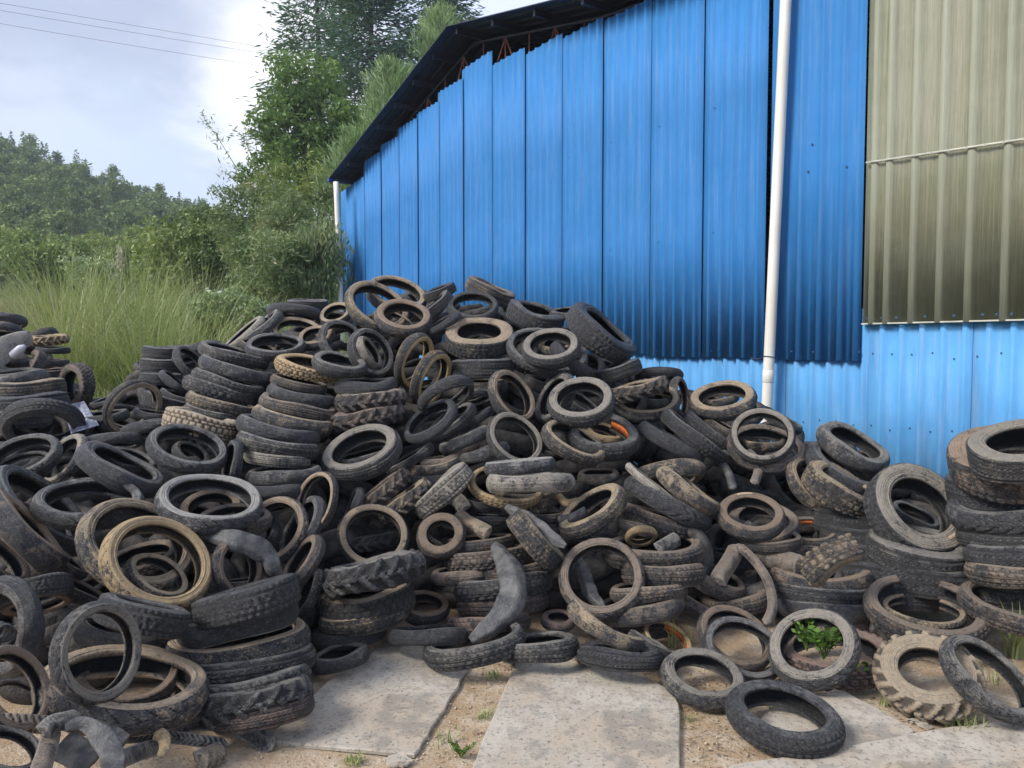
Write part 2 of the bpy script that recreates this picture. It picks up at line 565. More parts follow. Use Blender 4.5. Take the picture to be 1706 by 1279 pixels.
def build_ground():
    ys = np.concatenate([np.arange(-60, 0, 6.0), np.arange(0, 8, 0.25), np.arange(8, 20, 0.5), np.arange(20, 140, 4.0), np.arange(140, 1300, 60.0)])
    xs = np.concatenate([np.arange(-900, -150, 50.0), np.arange(-150, -12, 5.0), np.arange(-12, 9, 0.3), np.arange(9, 60, 5.0), np.arange(60, 900, 60.0)])
    X, Y = np.meshgrid(xs, ys)
    Z = hill_z(X, Y)
    rng = np.random.default_rng(4)
    fine = (np.abs(X) < 12) & (Y > 0) & (Y < 14)
    Z = Z + np.where(fine, rng.normal(0, 0.004, X.shape), 0) - 0.004
    g = np.clip((Y - 7.6) / 2.5, 0, 1) * (X < 3) + 0
    g = np.clip(g + (np.abs(X) > 30) * 1.0 + (Y > 14) * 1.0, 0, 1.2)
    g = np.clip(g + 0.30 * np.exp(-((X - 2.3) ** 2 + (Y - 3.6) ** 2) / 0.5), 0, 1.2)
    ny, nx = X.shape
    idx = np.arange(ny * nx).reshape(ny, nx)
    Fc = np.stack([idx[:-1, :-1], idx[:-1, 1:], idx[1:, 1:], idx[1:, :-1]], -1).reshape(-1, 4)
    me = mesh_np("ground", np.stack([X, Y, Z], -1).reshape(-1, 3), Fc, True, {"grassy": g.ravel()})
    o = obj("ground", me, M_GROUND)
    tag(o, kind="structure")


build_ground()

# ------------------------------------------------------------------ thin boards laid on the dirt
def slab(poly_px, thick, mat, label, z0=0.0, tilt=0.0, seed=0):
    rng = random.Random(seed)
    P = []
    n = len(poly_px)
    for i in range(n):
        a, b = poly_px[i], poly_px[(i + 1) % n]
        for k in range(7):
            t = k / 7
            j = 0.0 if k == 0 else 2.0
            px = a[0] + (b[0] - a[0]) * t + rng.uniform(-j, j)
            py = a[1] + (b[1] - a[1]) * t + rng.uniform(-j, j) * 0.6
            r = ray(px, py)
            d = (z0 + thick - CAM[2]) / r[2]
            p = CAM + r * d
            P.append(p)
    P = np.array(P)
    c = P.mean(0)
    m = len(P)
    V, Fc = [], []
    for ring, (sc, zz) in enumerate(((0.0, 0), (0.5, 0), (0.985, 0), (1.0, -0.004), (1.0, -thick))):
        for p in P:
            q = c + (p - c) * sc
            V.append((q[0], q[1], z0 + thick + zz + (tilt * (q[0] - c[0]) if zz > -thick else 0)))
    for r_ in range(4):
        for i in range(m):
            j = (i + 1) % m
            Fc.append((r_ * m + i, r_ * m + j, (r_ + 1) * m + j, (r_ + 1) * m + i))
    me = bpy.data.meshes.new("board")
    V = [(x - c[0], y - c[1], z - z0) for x, y, z in V]
    me.from_pydata(V, [], [q[::-1] for q in Fc])
    o = obj("ground_board", me, mat)
    o.location = (c[0], c[1], z0)
    tag(o, label, "board", "boards laid on the dirt")
    return o


slab([(648, 1066), (790, 1092), (742, 1180), (690, 1256), (440, 1233), (545, 1135)], 0.016, M_SLAB,
     "stained grey board on the dirt beside the front left tyre stack", 0.002, seed=1)
slab([(862, 1092), (1000, 1080), (1118, 1150), (1131, 1172), (1134, 1330), (765, 1330)], 0.020, M_SLAB,
     "large mottled cement board running out of the bottom edge, with dark mould blotches", 0.003, seed=2)
slab([(1290, 1170), (1400, 1146), (1524, 1216), (1490, 1236), (1398, 1248), (1250, 1215)], 0.018, M_SLAB,
     "broken corner of board under the fallen black tyre", 0.004, seed=3)
slab([(1215, 1275), (1400, 1244), (1560, 1214), (1760, 1190), (1800, 1340), (1150, 1340)], 0.022, M_SLABTAN,
     "wide sandy board in the front right corner", 0.003, seed=4)

# ------------------------------------------------------------------ blue steel shed
def s_of(px, off=0.0):
    """distance along the wall (plane shifted off metres towards the yard) seen at pixel column px"""
    k = (px - 853.0) / F
    c0 = W0 + WN * off
    fy = math.cos(PITCH)
    # ray at the horizon row: (k, ~1)
    return (k * c0[1] - c0[0]) / (WD[0] - k * WD[1])


def on_wall(px, py, off=0.0):
    r = ray(px, py)
    c0 = W0 + WN * off
    n = np.array((WN[0], WN[1], 0))
    d = ((c0 - CAM[:2]) @ WN) / (r @ n)
    p = CAM + r * d
    return float((p[:2] - c0) @ WD), float(p[2])


def wp(s, z, off=0.0):
    q = W0 + WD * s + WN * off
    return np.array((q[0], q[1], z))


SHED = empty("steel_shed", wp(4, 0))
tag(SHED, "tall blue corrugated steel shed with an open gable and a translucent side panel", "shed")
inv = -np.array(SHED.location)


def sh_obj(name, me_or_mb, mat, parent=SHED):
    if isinstance(me_or_mb, MB):
        o = me_or_mb.build(name, mat, parent)
    else:
        o = obj(name, me_or_mb, mat, parent)
    if parent is SHED:
        o.location = tuple(inv)
    return o


def sheet_mesh(name, s0, s1, zb, zt0, zt1, off, ribs, rib_h, rib_w, top_w, th=0.003, lean=0.0, rows=3, small=0):
    """profiled sheet from s0 (right, near) to s1 (left, far); ribs = positions 0..1"""
    L = s1 - s0
    us = [(0.0, 0.0)]
    for r in ribs:
        c_ = r * L
        us += [(c_ - rib_w / 2, 0), (c_ - top_w / 2, 1), (c_ + top_w / 2, 1), (c_ + rib_w / 2, 0)]
    if small:
        rr = sorted(ribs)
        for a, b in zip(rr[:-1], rr[1:]):
            for j in range(small):
                c_ = (a + (b - a) * (j + 1) / (small + 1)) * L
                us += [(c_ - 0.016, 0), (c_ - 0.008, .16), (c_ + 0.008, .16), (c_ + 0.016, 0)]
    us.append((L, 0.0))
    us.sort()
    n = len(us)
    V, R = [], []
    for side in (0, 1):
        for i in range(rows + 1):
            f = i / rows
            for (u, h) in us:
                zt = zt0 + (zt1 - zt0) * u / L
                z = zb + (zt - zb) * f
                V.append(wp(s0 + u, z, off + h * rib_h + lean * (1 - u / L) - side * th))
                R.append(h)
    Fc = []
    st = (rows + 1) * n
    for i in range(rows):
        for k in range(n - 1):
            a = i * n + k
            Fc.append((a, a + n, a + n + 1, a + 1))
            b = st + a
            Fc.append((b, b + 1, b + n + 1, b + n))
    for k in range(n - 1):
        Fc.append((k, k + 1, st + k + 1, st + k))
        t = rows * n + k
        Fc.append((t, st + t, st + t + 1, t + 1))
    for i in range(rows):
        a, b = i * n, (i + 1) * n
        Fc.append((a, st + a, st + b, b))
        a, b = i * n + n - 1, (i + 1) * n + n - 1
        Fc.append((a, b, st + b, st + a))
    return mesh_np(name, V, Fc, False, {"rib": R})


def zc(X, Y, off=0.0):      # zoom picture of the gable -> (s, z)
    return on_wall(500 + X / 2.842, Y / 2.842, off)


TOPS = [(205, 905, 300, 838), (302, 768, 378, 722), (380, 690, 463, 650), (465, 612, 552, 562), (553, 540, 650, 487),
        (655, 440, 765, 378), (768, 332, 895, 250), (905, 315, 1045, 240), (1060, 265, 1225, 170), (1235, 190, 1418, 95),
        (1428, 105, 1645, 5), (1655, 15, 1906, -110), (1906, -90, 2231, -260)]
Z_SKIRT = 1.49
edge_s = []
rk = random.Random(5)
RIB_H = 0.028
for i, (xa, ya, xb, yb) in enumerate(TOPS):
    sl, zl = zc(xa, ya)
    sr, zr = zc(xb, yb)
    if i == 0:
        sl = s_of(571)
    edge_s.append((sr, sl))
    if i + 1 < len(TOPS):
        sr = zc(TOPS[i + 1][0], TOPS[i + 1][1])[0] - 0.055
    ribs = [0.10, 0.28, 0.46, 0.64, 0.82] if i else [0.05, 0.35, 0.7]
    me = sheet_mesh("cladding_sheet", sr, sl, Z_SKIRT + rk.uniform(-.012, .012), zr, zl, 0.004 + 0.006 * (i % 2), ribs, RIB_H, 0.056, 0.024, lean=0.015)
    o = sh_obj("cladding_sheet", me, M_BLUE)
    b = MB()
    for zz in (Z_SKIRT + 0.06, Z_SKIRT + 1.3, Z_SKIRT + 2.6):
        for u in (0.12, 0.45, 0.77):
            b.box(wp(sr + (sl - sr) * u, zz + rk.uniform(-.01, .01), 0.018 + 0.006 * (i % 2)), 0.009, 0.009, 0.009)
    so = b.build("screw", M_SCREW, o)
# the sheet right of the tall pipe, up to the translucent panel
s_p, s_f = s_of(1283), s_of(1437)
me = sheet_mesh("cladding_sheet", s_f + 0.02, s_p + 0.02, Z_SKIRT - 0.02, 7.2, 7.0, 0.012, [0.04, 0.2, 0.42, 0.64, 0.9], RIB_H, 0.075, 0.036, small=1)
o = sh_obj("cladding_sheet", me, M_BLUE)
b = MB()
for (px, py) in ((1352, 240), (1345, 285), (1409, 277), (1426, 530), (1318, 585), (1354, 586), (1420, 587), (1430, 586)):
    s_, z_ = on_wall(px, py, 0.03)
    b.box(wp(s_, z_, 0.022), 0.014, 0.014, 0.014)
b.build("screw", M_SCREW, o)

# light blue skirting sheets behind the tyres
s_start = -6.2
k = 0
while s_start < 11.3:
    s1 = min(s_start + 0.86, 11.3)
    me = sheet_mesh("skirting_sheet", s_start, s1, 0.0, 1.93, 1.93, -0.040 + 0.006 * (k % 2), [0.06, 0.26, 0.46, 0.66, 0.86], 0.026, 0.06, 0.03, rows=2)
    o = sh_obj("skirting_sheet", me, M_SKYBLUE)
    if s_start < 0.6:
        b = MB()
        for u in (0.16, 0.36, 0.56, 0.76, 0.96):
            for z_ in (1.52 + rk.uniform(-.03, .03), 0.9 + rk.uniform(-.03, .03)):
                b.box(wp(s_start + 0.86 * u, z_, -0.036 + 0.006 * (k % 2)), 0.010, 0.010, 0.010)
        b.build("screw", M_SCREW, o)
    s_start += 0.86
    k += 1

# translucent fibreglass panel
z_frp = on_wall(1433, 540, 0.03)[1]
sA, sB = -6.2, s_f
ribs_px = (1452, 1476, 1518, 1563, 1611, 1671)
rp = [(s_of(x) - sA) / (sB - sA) for x in ribs_px]
s_next = s_of(1671) - 0.21
while s_next > sA + 0.1:
    rp.append((s_next - sA) / (sB - sA))
    s_next -= 0.21
me = sheet_mesh("skylight_panel", sA, sB, z_frp, 7.2, 7.2, 0.010, sorted(rp), 0.030, 0.075, 0.040, th=0.004, rows=4)
FRP = sh_obj("skylight_panel", me, M_FRP)
b = MB()
b.box(wp(s_of(1611), 4.6, 0.026), 0.045, 0.012, 5.5, (np.array((*WD, 0)), np.array((*WN, 0)), np.array((0, 0, 1.0))))
b.build("lap_strip", simple("pale green lap strip", (0.36, 0.40, 0.28), (0.46, 0.50, 0.38), 6, 0.5), FRP)
z_r = on_wall(1440, 272, 0.04)[1]
b = MB()
zr2 = on_wall(1706, 232, 0.04)
pA, pB = wp(s_f - 0.02, z_r, 0.046), wp(zr2[0] - 0.0, zr2[1], 0.046)
pC = pA + (pB - pA) * 2.2
b.tube([pA, pB, pC], 0.010, 6)
for t in np.linspace(0.02, 2.1, 20):
    b.box(pA + (pB - pA) * t + np.array((*WN, 0)) * 0.006, 0.02, 0.012, 0.02)
b.build("flashing_strip", M_STRIP, FRP)
b = MB()
for x in range(1443, 1760, 24):
    s_, z_ = on_wall(x, 530, 0.04)
    b.box(wp(s_, z_frp + 0.05, 0.022), 0.016, 0.016, 0.016)
b.build("screw", M_SCREW, FRP)
b = MB()
b.box(wp((sA + sB) / 2, z_frp + 0.003, 0.03), abs(sB - sA), 0.012, 0.012, (np.array((*WD, 0)), np.array((*WN, 0)), np.array((0, 0, 1.0))))
b.build("drip_edge", M_STRIP, FRP)

# shed body behind the gable: side wall, far wall, floor-dark inside
AX3 = (np.array((*WD, 0)), np.array((*WN, 0)), np.array((0, 0, 1.0)))
DEPTH = 13.0
b = MB()
b.box(wp(11.26, 2.45, -DEPTH / 2 - 0.05), 0.06, DEPTH, 4.9, AX3)
sh_obj("side_wall", b, M_SKYBLUE)
b = MB()
b.box(wp(2.4, 3.6, -DEPTH - 0.1), 17.6, 0.06, 7.2, AX3)
sh_obj("far_wall", b, M_SHEDIN)
b = MB()
b.box(wp(-6.4, 3.6, -DEPTH / 2 - 0.05), 0.06, DEPTH, 7.2, AX3)
sh_obj("side_wall", b, M_SHEDIN)

# roof: overhanging ribbed sheets in straight facets, rising from the eave
OH = 0.42
ro = [on_wall(548, 297, OH), on_wall(744, 44, OH), on_wall(950, -7, OH)]
ds = (ro[2][1] - ro[1][1]) / (ro[2][0] - ro[1][0])
ro.append((ro[2][0] - 3.5, ro[2][1] - ds * 3.5 + 0.35))
ro.append((-6.6, ro[3][1] + 0.9))
b = MB()
nk = 150
for (s0, z0), (s1, z1) in zip(ro[:-1], ro[1:]):
    t = unit((s1 - s0, z1 - z0))
    up = np.array((-t[1], t[0]))
    if up[1] < 0:
        up = -up
    V, Fc = [], []
    offs = []
    o_ = OH
    while o_ > -DEPTH - 0.3:
        offs += [(o_, 0), (o_ - 0.14, 0), (o_ - 0.16, 1), (o_ - 0.19, 1), (o_ - 0.21, 0)]
        o_ -= 0.21
    for lay in (0.0, 0.012):
        for (of, h) in offs:
            for (s_, z_) in ((s0 + t[0] * -0.0, z0), (s1, z1)):
                hh = h * 0.03 + lay
                V.append(wp(s_ + up[0] * hh, z_ + up[1] * hh, of))
    n2_ = len(offs)
    for i in range(n2_ - 1):
        a = i * 2
        Fc.append((a, a + 1, a + 3, a + 2))
        c2 = n2_ * 2 + a
        Fc.append((c2, c2 + 2, c2 + 3, c2 + 1))
    Fc.append((0, n2_ * 2, n2_ * 2 + 1, 1))
    b.add(V, Fc)
ROOF = sh_obj("roof", b, M_ROOF)
# purlins under the roof, ends showing in the overhang
for (s0, z0), (s1, z1), cnt in ((ro[0], ro[1], 7), (ro[1], ro[2], 3), (ro[2], ro[3], 4)):
    for i in range(cnt):
        f = (i + 0.12) / cnt
        q = MB()
        q.box(wp(s0 + (s1 - s0) * f, z0 + (z1 - z0) * f - 0.055, OH / 2 - 0.05 - DEPTH / 2 + 0.02), 0.05, DEPTH + OH - 0.15, 0.085, AX3)
        sh_obj("purlin", q, M_ROOF)
# gutter lip at the eave
q = MB()
q.box(wp(ro[0][0] + 0.05, ro[0][1] - 0.02, OH / 2 - DEPTH / 2), 0.12, DEPTH + OH, 0.07, AX3)
sh_obj("gutter", q, simple("blue gutter", (0.02, 0.04, 0.20), (0.03, 0.06, 0.26), 4, 0.5))

# truss standing just inside the gable sheets
q = MB()
inn = -0.09


def roof_z(s):
    for (s0, z0), (s1, z1) in zip(ro[:-1], ro[1:]):
        if s1 <= s <= s0:
            return z0 + (z1 - z0) * (s - s0) / (s1 - s0)
    return ro[-1][1]


top_pts = [wp(s_, roof_z(s_) - 0.14, inn) for s_ in np.linspace(ro[0][0] - 0.15, -6, 60)]
low = lambda s_: roof_z(s_) - 0.14 - min(1.0, 0.12 + (ro[0][0] - s_) * 0.35)
low_pts = [wp(s_, low(s_), inn) for s_ in np.linspace(ro[0][0] - 0.2, -6, 60)]
q.tube(top_pts, 0.022, 6)
q.tube(low_pts, 0.016, 6)
TR = sh_obj("truss", q, M_ROOF)
q = MB()
s_ = ro[0][0] - 0.45
j = 0
while s_ > -4:
    q.tube([wp(s_, roof_z(s_) - 0.14, inn), wp(s_, low(s_), inn)], 0.011, 5)
    s2 = s_ - 0.62
    if j % 2:
        q.tube([wp(s_, roof_z(s_) - 0.14, inn), wp(s2, low(s2), inn)], 0.014, 5)
    else:
        q.tube([wp(s_, low(s_), inn), wp(s2, roof_z(s2) - 0.14, inn)], 0.014, 5)
    s_ = s2
    j += 1
wo = q.build("web_rod", M_TRUSS, TR)
# drainpipes
def drainpipe(top, bot, off, rad, couplers):
    a = wp(*on_wall(*top, off), off)
    c_ = wp(*on_wall(*bot, off), off)
    q = MB()
    pts = [a + (c_ - a) * t for t in np.linspace(0, 1, 14)]
    q.tube(pts, rad, 14)
    p = sh_obj("drainpipe", q, M_WHITE)
    ax = unit(c_ - a)
    for t in couplers:
        q = MB()
        m_ = a + (c_ - a) * t
        q.tube([m_ - ax * 0.06, m_ - ax * 0.055, m_ + ax * 0.055, m_ + ax * 0.06], [rad * 1.0, rad * 1.07, rad * 1.07, rad], 14)
        q.build("coupling", M_WHITE, p)
    return p, a, c_


p, a_, c_ = drainpipe((1312, -60), (1272, 800), 0.12, 0.052, (0.79,))
q = MB()
m_ = a_ + (c_ - a_) * 0.752
ring = [m_ + 0.058 * (np.array((*WD, 0)) * math.cos(t) + np.array((*WN, 0)) * math.sin(t)) + np.array((0, 0, 0.012 * math.sin(t * 1.0))) for t in np.linspace(0, 6.3, 20)]
q.tube(ring, 0.004, 5)
tail = m_ + 0.058 * np.array((*WD, 0))
q.tube([tail, tail + np.array((*WD, 0)) * 0.10 + np.array((0, 0, -0.02)), tail + np.array((*WD, 0)) * 0.16 + np.array((0, 0, 0.0))], 0.003, 5)
q.build("wire_tie", M_CABLE, p)
drainpipe((560, 303), (572, 600), 0.40, 0.055, (0.25, 0.7))

# ------------------------------------------------------------------ vegetation
def rand_dirs(rng, n):
    v = rng.normal(size=(n, 3))
    return v / np.linalg.norm(v, axis=1)[:, None]


def leaf_arrays(rng, C, size, aspect=0.55, bias=None, tint=None, fold=0.0):
    """rhombic leaves centred at C (n,3); bias = preferred long axis (n,3) or None"""
    n = len(C)
    L = rand_dirs(rng, n)
    if bias is not None:
        L = L * 0.45 + bias
        L /= np.linalg.norm(L, axis=1)[:, None]
    T = np.cross(L, rand_dirs(rng, n))
    T /= np.linalg.norm(T, axis=1)[:, None] + 1e-9
    s = (size * rng.uniform(0.6, 1.3, n))[:, None]
    a = C - L * s * 0.5
    b_ = C + T * s * aspect * 0.5 + L * s * 0.05
    c2 = C + L * s * 0.5
    d = C - T * s * aspect * 0.5 + L * s * 0.05
    V = np.stack([a, b_, c2, d], 1).reshape(-1, 3)
    Fc = np.arange(4 * n).reshape(n, 4)
    ti = rng.uniform(0, 1, n) if tint is None else np.clip(tint + rng.normal(0, 0.16, n), 0, 1)
    return V, Fc, np.repeat(ti, 4)


def crown_clumps(rng, centers, rad, per, squash=0.75):
    """clump centres -> leaf centres and a tint per leaf"""
    C, T = [], []
    for c_ in centers:
        n = int(per * rng.uniform(0.6, 1.3))
        r = rad * rng.uniform(0.6, 1.25)
        d = rand_dirs(rng, n) * (rng.uniform(0.15, 1, n) ** 0.5)[:, None] * r
        d[:, 2] *= squash
        C.append(c_ + d)
        T.append(np.full(n, rng.uniform(0.15, 0.85)))
    return np.concatenate(C), np.concatenate(T)


def trunk_mesh(rng, base, H, r0, tops, lean=(0, 0)):
    """tapered trunk plus a limb to each point of tops"""
    m_ = MB()
    pts = [np.array((base[0] + lean[0] * t + 0.15 * math.sin(t * 5), base[1] + lean[1] * t, base[2] + H * t)) for t in np.linspace(0, 1, 9)]
    m_.tube(pts, [r0 * (1 - 0.85 * t) + 0.01 for t in np.linspace(0, 1, 9)], 8)
    for p_ in tops:
        t = np.clip((p_[2] - base[2]) / H - 0.18, 0.12, 0.95)
        q_ = np.array((base[0] + lean[0] * t + 0.15 * math.sin(t * 5), base[1] + lean[1] * t, base[2] + H * t))
        mid = (q_ + p_) / 2 + np.array((0, 0, -0.05 * np.linalg.norm(p_ - q_)))
        m_.tube([q_, mid, p_], [r0 * 0.28 * (1 - t) + 0.012, r0 * 0.16 * (1 - t) + 0.01, 0.006], 5, False)
    return m_


def ellipsoid_points(rng, c_, rx, ry, rz, n, shell=0.55):
    d = rand_dirs(rng, n) * (rng.uniform(shell, 1, n))[:, None]
    return np.asarray(c_) + d * np.array((rx, ry, rz))


def local(V, base):
    return np.asarray(V) - np.asarray(base)


def make_tree(name, label, cat, base, H, r0, blobs, clump_r, per, leaf, mat, seed, aspect=0.5, group=None, limbs=14, lean=(0, 0), up=False, wood=None):
    """blobs = [(centre, (rx,ry,rz), clumps)]"""
    rng = np.random.default_rng(seed)
    base = np.asarray(base, float)
    cs = np.concatenate([ellipsoid_points(rng, c_, *r, n) for c_, r, n in blobs])
    C, T = crown_clumps(rng, cs, clump_r, per)
    bias = np.tile((0, 0, 1.0), (len(C), 1)) if up else None
    V, Fc, ti = leaf_arrays(rng, C, leaf, aspect, bias, T)
    root = empty(name, base)
    tag(root, label, cat, group)
    obj("crown", mesh_np("crown", local(V, base), Fc, False, {"tint": ti}), mat, root)
    pick = cs[rng.choice(len(cs), min(limbs, len(cs)), False)]
    tm = trunk_mesh(rng, base, H, r0, pick, lean)
    tm.v = [tuple(np.array(p_) - base) for p_ in tm.v]
    tm.build("trunk", wood or M_WOOD, root)
    return root


def gz(p):
    return float(hill_z(p[0], p[1]))


def foot(px, d):
    p_ = at(px, 577, d)
    return np.array((p_[0], p_[1], gz(p_) - 0.1))


# tall open conifers behind the shed
def conifer(name, label, base, H, r0, z_first, reach, seed, mat, n_wh=26, needle=0.30, per=90, droop=0.15, up=0.0, group=None, spread=0.35, aspect=0.22):
    rng = np.random.default_rng(seed)
    base = np.asarray(base, float)
    m_ = MB()
    pts = [np.array((0.1 * math.sin(t * 4), 0, H * t)) for t in np.linspace(0, 1, 10)]
    m_.tube(pts, [r0 * (1 - 0.92 * t) + 0.012 for t in np.linspace(0, 1, 10)], 8)
    C, T, B = [], [], []
    for i in range(n_wh):
        f = i / (n_wh - 1)
        z = z_first + (H - z_first) * (f ** 0.9)
        ln = reach * (1 - f) ** 0.75 * rng.uniform(0.6, 1.1) + 0.25
        nb = rng.integers(3, 6)
        a0 = rng.uniform(0, 6.28)
        for k_ in range(nb):
            a = a0 + 6.28 * k_ / nb + rng.normal(0, 0.25)
            d = np.array((math.cos(a), math.sin(a), up - droop * rng.uniform(0.2, 1.4)))
            e = np.array((0, 0, z)) + d * ln
            mid = np.array((0, 0, z)) + d * ln * 0.5 + np.array((0, 0, (up * 0.0 + droop * 0.25) * ln))
            m_.tube([(0, 0, z), mid, e], [0.02 + 0.015 * (1 - f), 0.014, 0.005], 5, False)
            if rng.uniform() < 0.10:
                continue
            n = int(per * rng.uniform(0.6, 1.2))
            t = rng.uniform(0.30, 1.05, n)
            pos = np.array((0, 0, z)) + d * ln * t[:, None] + rng.normal(0, spread, (n, 3)) * (0.35 + 0.65 * (1 - np.abs(t - 0.65)))[:, None] * np.array((1, 1, 0.55))
            C.append(pos)
            T.append(np.full(n, rng.uniform(0.1, 0.9)))
            B.append(np.tile(unit(d + np.array((0, 0, up))), (n, 1)))
    C, T, B = np.concatenate(C), np.concatenate(T), np.concatenate(B)
    V, Fc, ti = leaf_arrays(rng, C, needle, aspect, B, T)
    root = empty(name, base)
    tag(root, label, "tree", group)
    obj("crown", mesh_np("crown", V, Fc, False, {"tint": ti}), mat, root)
    m_.build("trunk", M_WOOD, root)
    return root


conifer("conifer_tree", "tall dark conifer with sky showing through its thin top, behind the shed roof kink", foot(622, 34), 19.5, 0.30, 7.0, 3.6, 11, M_CONIF, 28, 0.36, 190, 0.18, spread=0.50)
conifer("conifer_tree", "tall thin dark conifer at the left edge of the tree group, open branched", foot(535, 37), 21.5, 0.28, 8.0, 3.3, 12, M_CONIF, 28, 0.36, 150, 0.15, spread=0.50)
conifer("conifer_tree", "dark conifer half hidden by the shed roof, rightmost of the tall conifers", foot(735, 36), 19.0, 0.26, 9.0, 3.2, 13, M_CONIF, 26, 0.36, 180, 0.15, spread=0.50)
conifer("pine_tree", "young bright green pine with upright tufts rising behind the lower roof slope", foot(655, 25), 10.2, 0.16, 3.0, 2.0, 14, M_PINE, 18, 0.34, 170, 0.0, up=0.75, spread=0.20, aspect=0.09)
conifer("pine_tree", "smaller bright green pine with upright tufts, just left of the roof eave", foot(600, 22), 7.4, 0.13, 2.6, 1.6, 15, M_PINE, 15, 0.32, 170, 0.0, up=0.75, spread=0.18, aspect=0.09)
conifer("pine_tree", "bright pine top peeping over the roof beside its kink", foot(735, 27), 12.6, 0.16, 6.0, 1.7, 16, M_PINE, 13, 0.34, 160, 0.0, up=0.75, spread=0.20, aspect=0.09)

D_ = 29.0
b0 = foot(520, D_)
make_tree("broadleaf_tree", "leafy broadleaf tree with rounded light clumps, in front of the tall conifers", "tree", b0, 9.5, 0.24,
          [(at(500, 140, D_), (1.5, 1.5, 1.4), 26), (at(480, 205, D_), (1.5, 1.6, 1.2), 26), (at(540, 185, D_), (1.6, 1.6, 1.5), 26), (at(520, 260, D_), (2.2, 1.8, 1.3), 34), (at(455, 255, D_), (1.0, 1.2, 1.1), 16), (at(470, 310, D_), (1.6, 1.5, 1.2), 24), (at(575, 250, D_), (1.4, 1.5, 1.8), 24)],
          0.55, 120, 0.20, M_LEAF, 21)
D_ = 24.0
make_tree("broadleaf_tree", "yellow green loose tree low behind the corner downpipe", "tree", foot(520, D_), 5.0, 0.14,
          [(at(490, 320, D_), (1.3, 1.3, 1.0), 24), (at(530, 340, D_), (1.2, 1.2, 1.4), 26), (at(455, 345, D_), (0.9, 1.0, 0.8), 14)],
          0.45, 110, 0.17, M_LEAFY, 22, aspect=0.3)
# feathery bushes left of the corner
for (px, py, d, rx, rz, n, seed, lab) in (
        (505, 400, 17.5, 1.05, 1.35, 46, 31, "large feathery olive bush against the corner downpipe"),
        (425, 375, 20.0, 1.2, 1.05, 42, 32, "feathery grey green bush left of the large olive bush"),
        (455, 450, 16.0, 1.0, 0.75, 34, 33, "low dark bush under the feathery bushes, above the tall grass"),
        (352, 405, 23.0, 1.25, 0.9, 36, 34, "dark rounded bush behind the tall grass, right of the pale plume"),
        (535, 440, 15.8, 0.45, 0.75, 22, 35, "narrow shadowed bush touching the corner downpipe")):
    make_tree("bush", lab, "bush", foot(px, d), 1.8, 0.06, [(at(px, py, d), (rx, rx, rz), n)], 0.42, 230, 0.13, M_FEATHER if px != 352 else M_WOODS, seed, aspect=0.26 if px != 352 else 0.5, limbs=24, up=(rx < 0.9))
make_tree("pale_shrub", "pale flowering shrub with whitish tips at the edge of the tyre heap", "shrub", foot(385, 12.5), 1.3, 0.03,
          [(at(385, 510, 12.5), (0.50, 0.5, 0.30), 30), (at(340, 520, 12.6), (0.28, 0.3, 0.22), 12), (at(425, 525, 12.3), (0.25, 0.3, 0.2), 10)], 0.17, 110, 0.075, M_PALE, 41, aspect=0.5, limbs=20)
make_tree("pale_shrub", "small whitish shrub far left beyond the tall grass", "shrub", foot(145, 26), 2.4, 0.05,
          [(at(150, 450, 26), (0.9, 0.8, 0.45), 24)], 0.35, 90, 0.15, M_PALE, 42, limbs=14)
make_tree("pale_shrub", "light yellow green shrub behind the middle of the tall grass", "shrub", foot(232, 30), 3.4, 0.06,
          [(at(228, 440, 30), (1.3, 1.0, 0.75), 30)], 0.45, 100, 0.17, M_LEAFY, 43, limbs=14)
for (px, py, d, rx, rz, lab, seed) in ((70, 425, 36, 2.4, 0.75, "dark green thicket tree at the left foot of the hill", 51), (150, 420, 42, 2.4, 0.9, "round green tree at the foot of the hill, second from the left edge", 52),
                                       (255, 415, 46, 2.6, 1.0, "dark spreading tree at the foot of the hill behind the tall grass", 53), (10, 410, 40, 2.2, 0.9, "pale green feathery tree cut by the left edge of the view", 54),
                                       (320, 400, 38, 2.4, 1.35, "broad pale green tree left of the feathery bushes", 55), (300, 440, 26, 1.6, 0.9, "low green bush behind the tall grass below the broad tree", 56), (100, 440, 33, 2.0, 0.8, "low olive bush at the far side of the grass", 57)):
    make_tree("broadleaf_tree" if "tree" in lab else "bush", lab, "tree" if "tree" in lab else "bush", foot(px, d), 2.5, 0.12, [(at(px, py, d), (rx, rx, rz), 44)], 0.75, 120, 0.24, M_WOODS if seed % 2 else M_LEAFY, seed, aspect=0.45, limbs=18)

# sparse bamboo shoots leaning out to the left
def bamboo(label, p_px, d, seed, n_leaf=60, leaf=0.16):
    rng = np.random.default_rng(seed)
    pts = [at(x, y, d) for x, y in p_px]
    base = pts[0].copy()
    m_ = MB()
    m_.tube([p - base for p in pts], list(np.linspace(0.018, 0.004, len(pts))), 5)
    root = empty("bamboo_shoot", base)
    tag(root, label, "bamboo", "thin bamboo shoots by the bushes")
    m_.build("stem", M_STEM, root)
    seg = np.array(pts) - base
    t = rng.uniform(0.15, 0.99, n_leaf) * (len(seg) - 1)
    i = np.minimum(t.astype(int), len(seg) - 2)
    P_ = seg[i] + (seg[i + 1] - seg[i]) * (t - i)[:, None] + rng.normal(0, 0.10, (n_leaf, 3))
    V, Fc, ti = leaf_arrays(rng, P_, leaf, 0.2)
    obj("foliage", mesh_np("foliage", V, Fc, False, {"tint": ti}), M_FEATHER, root)


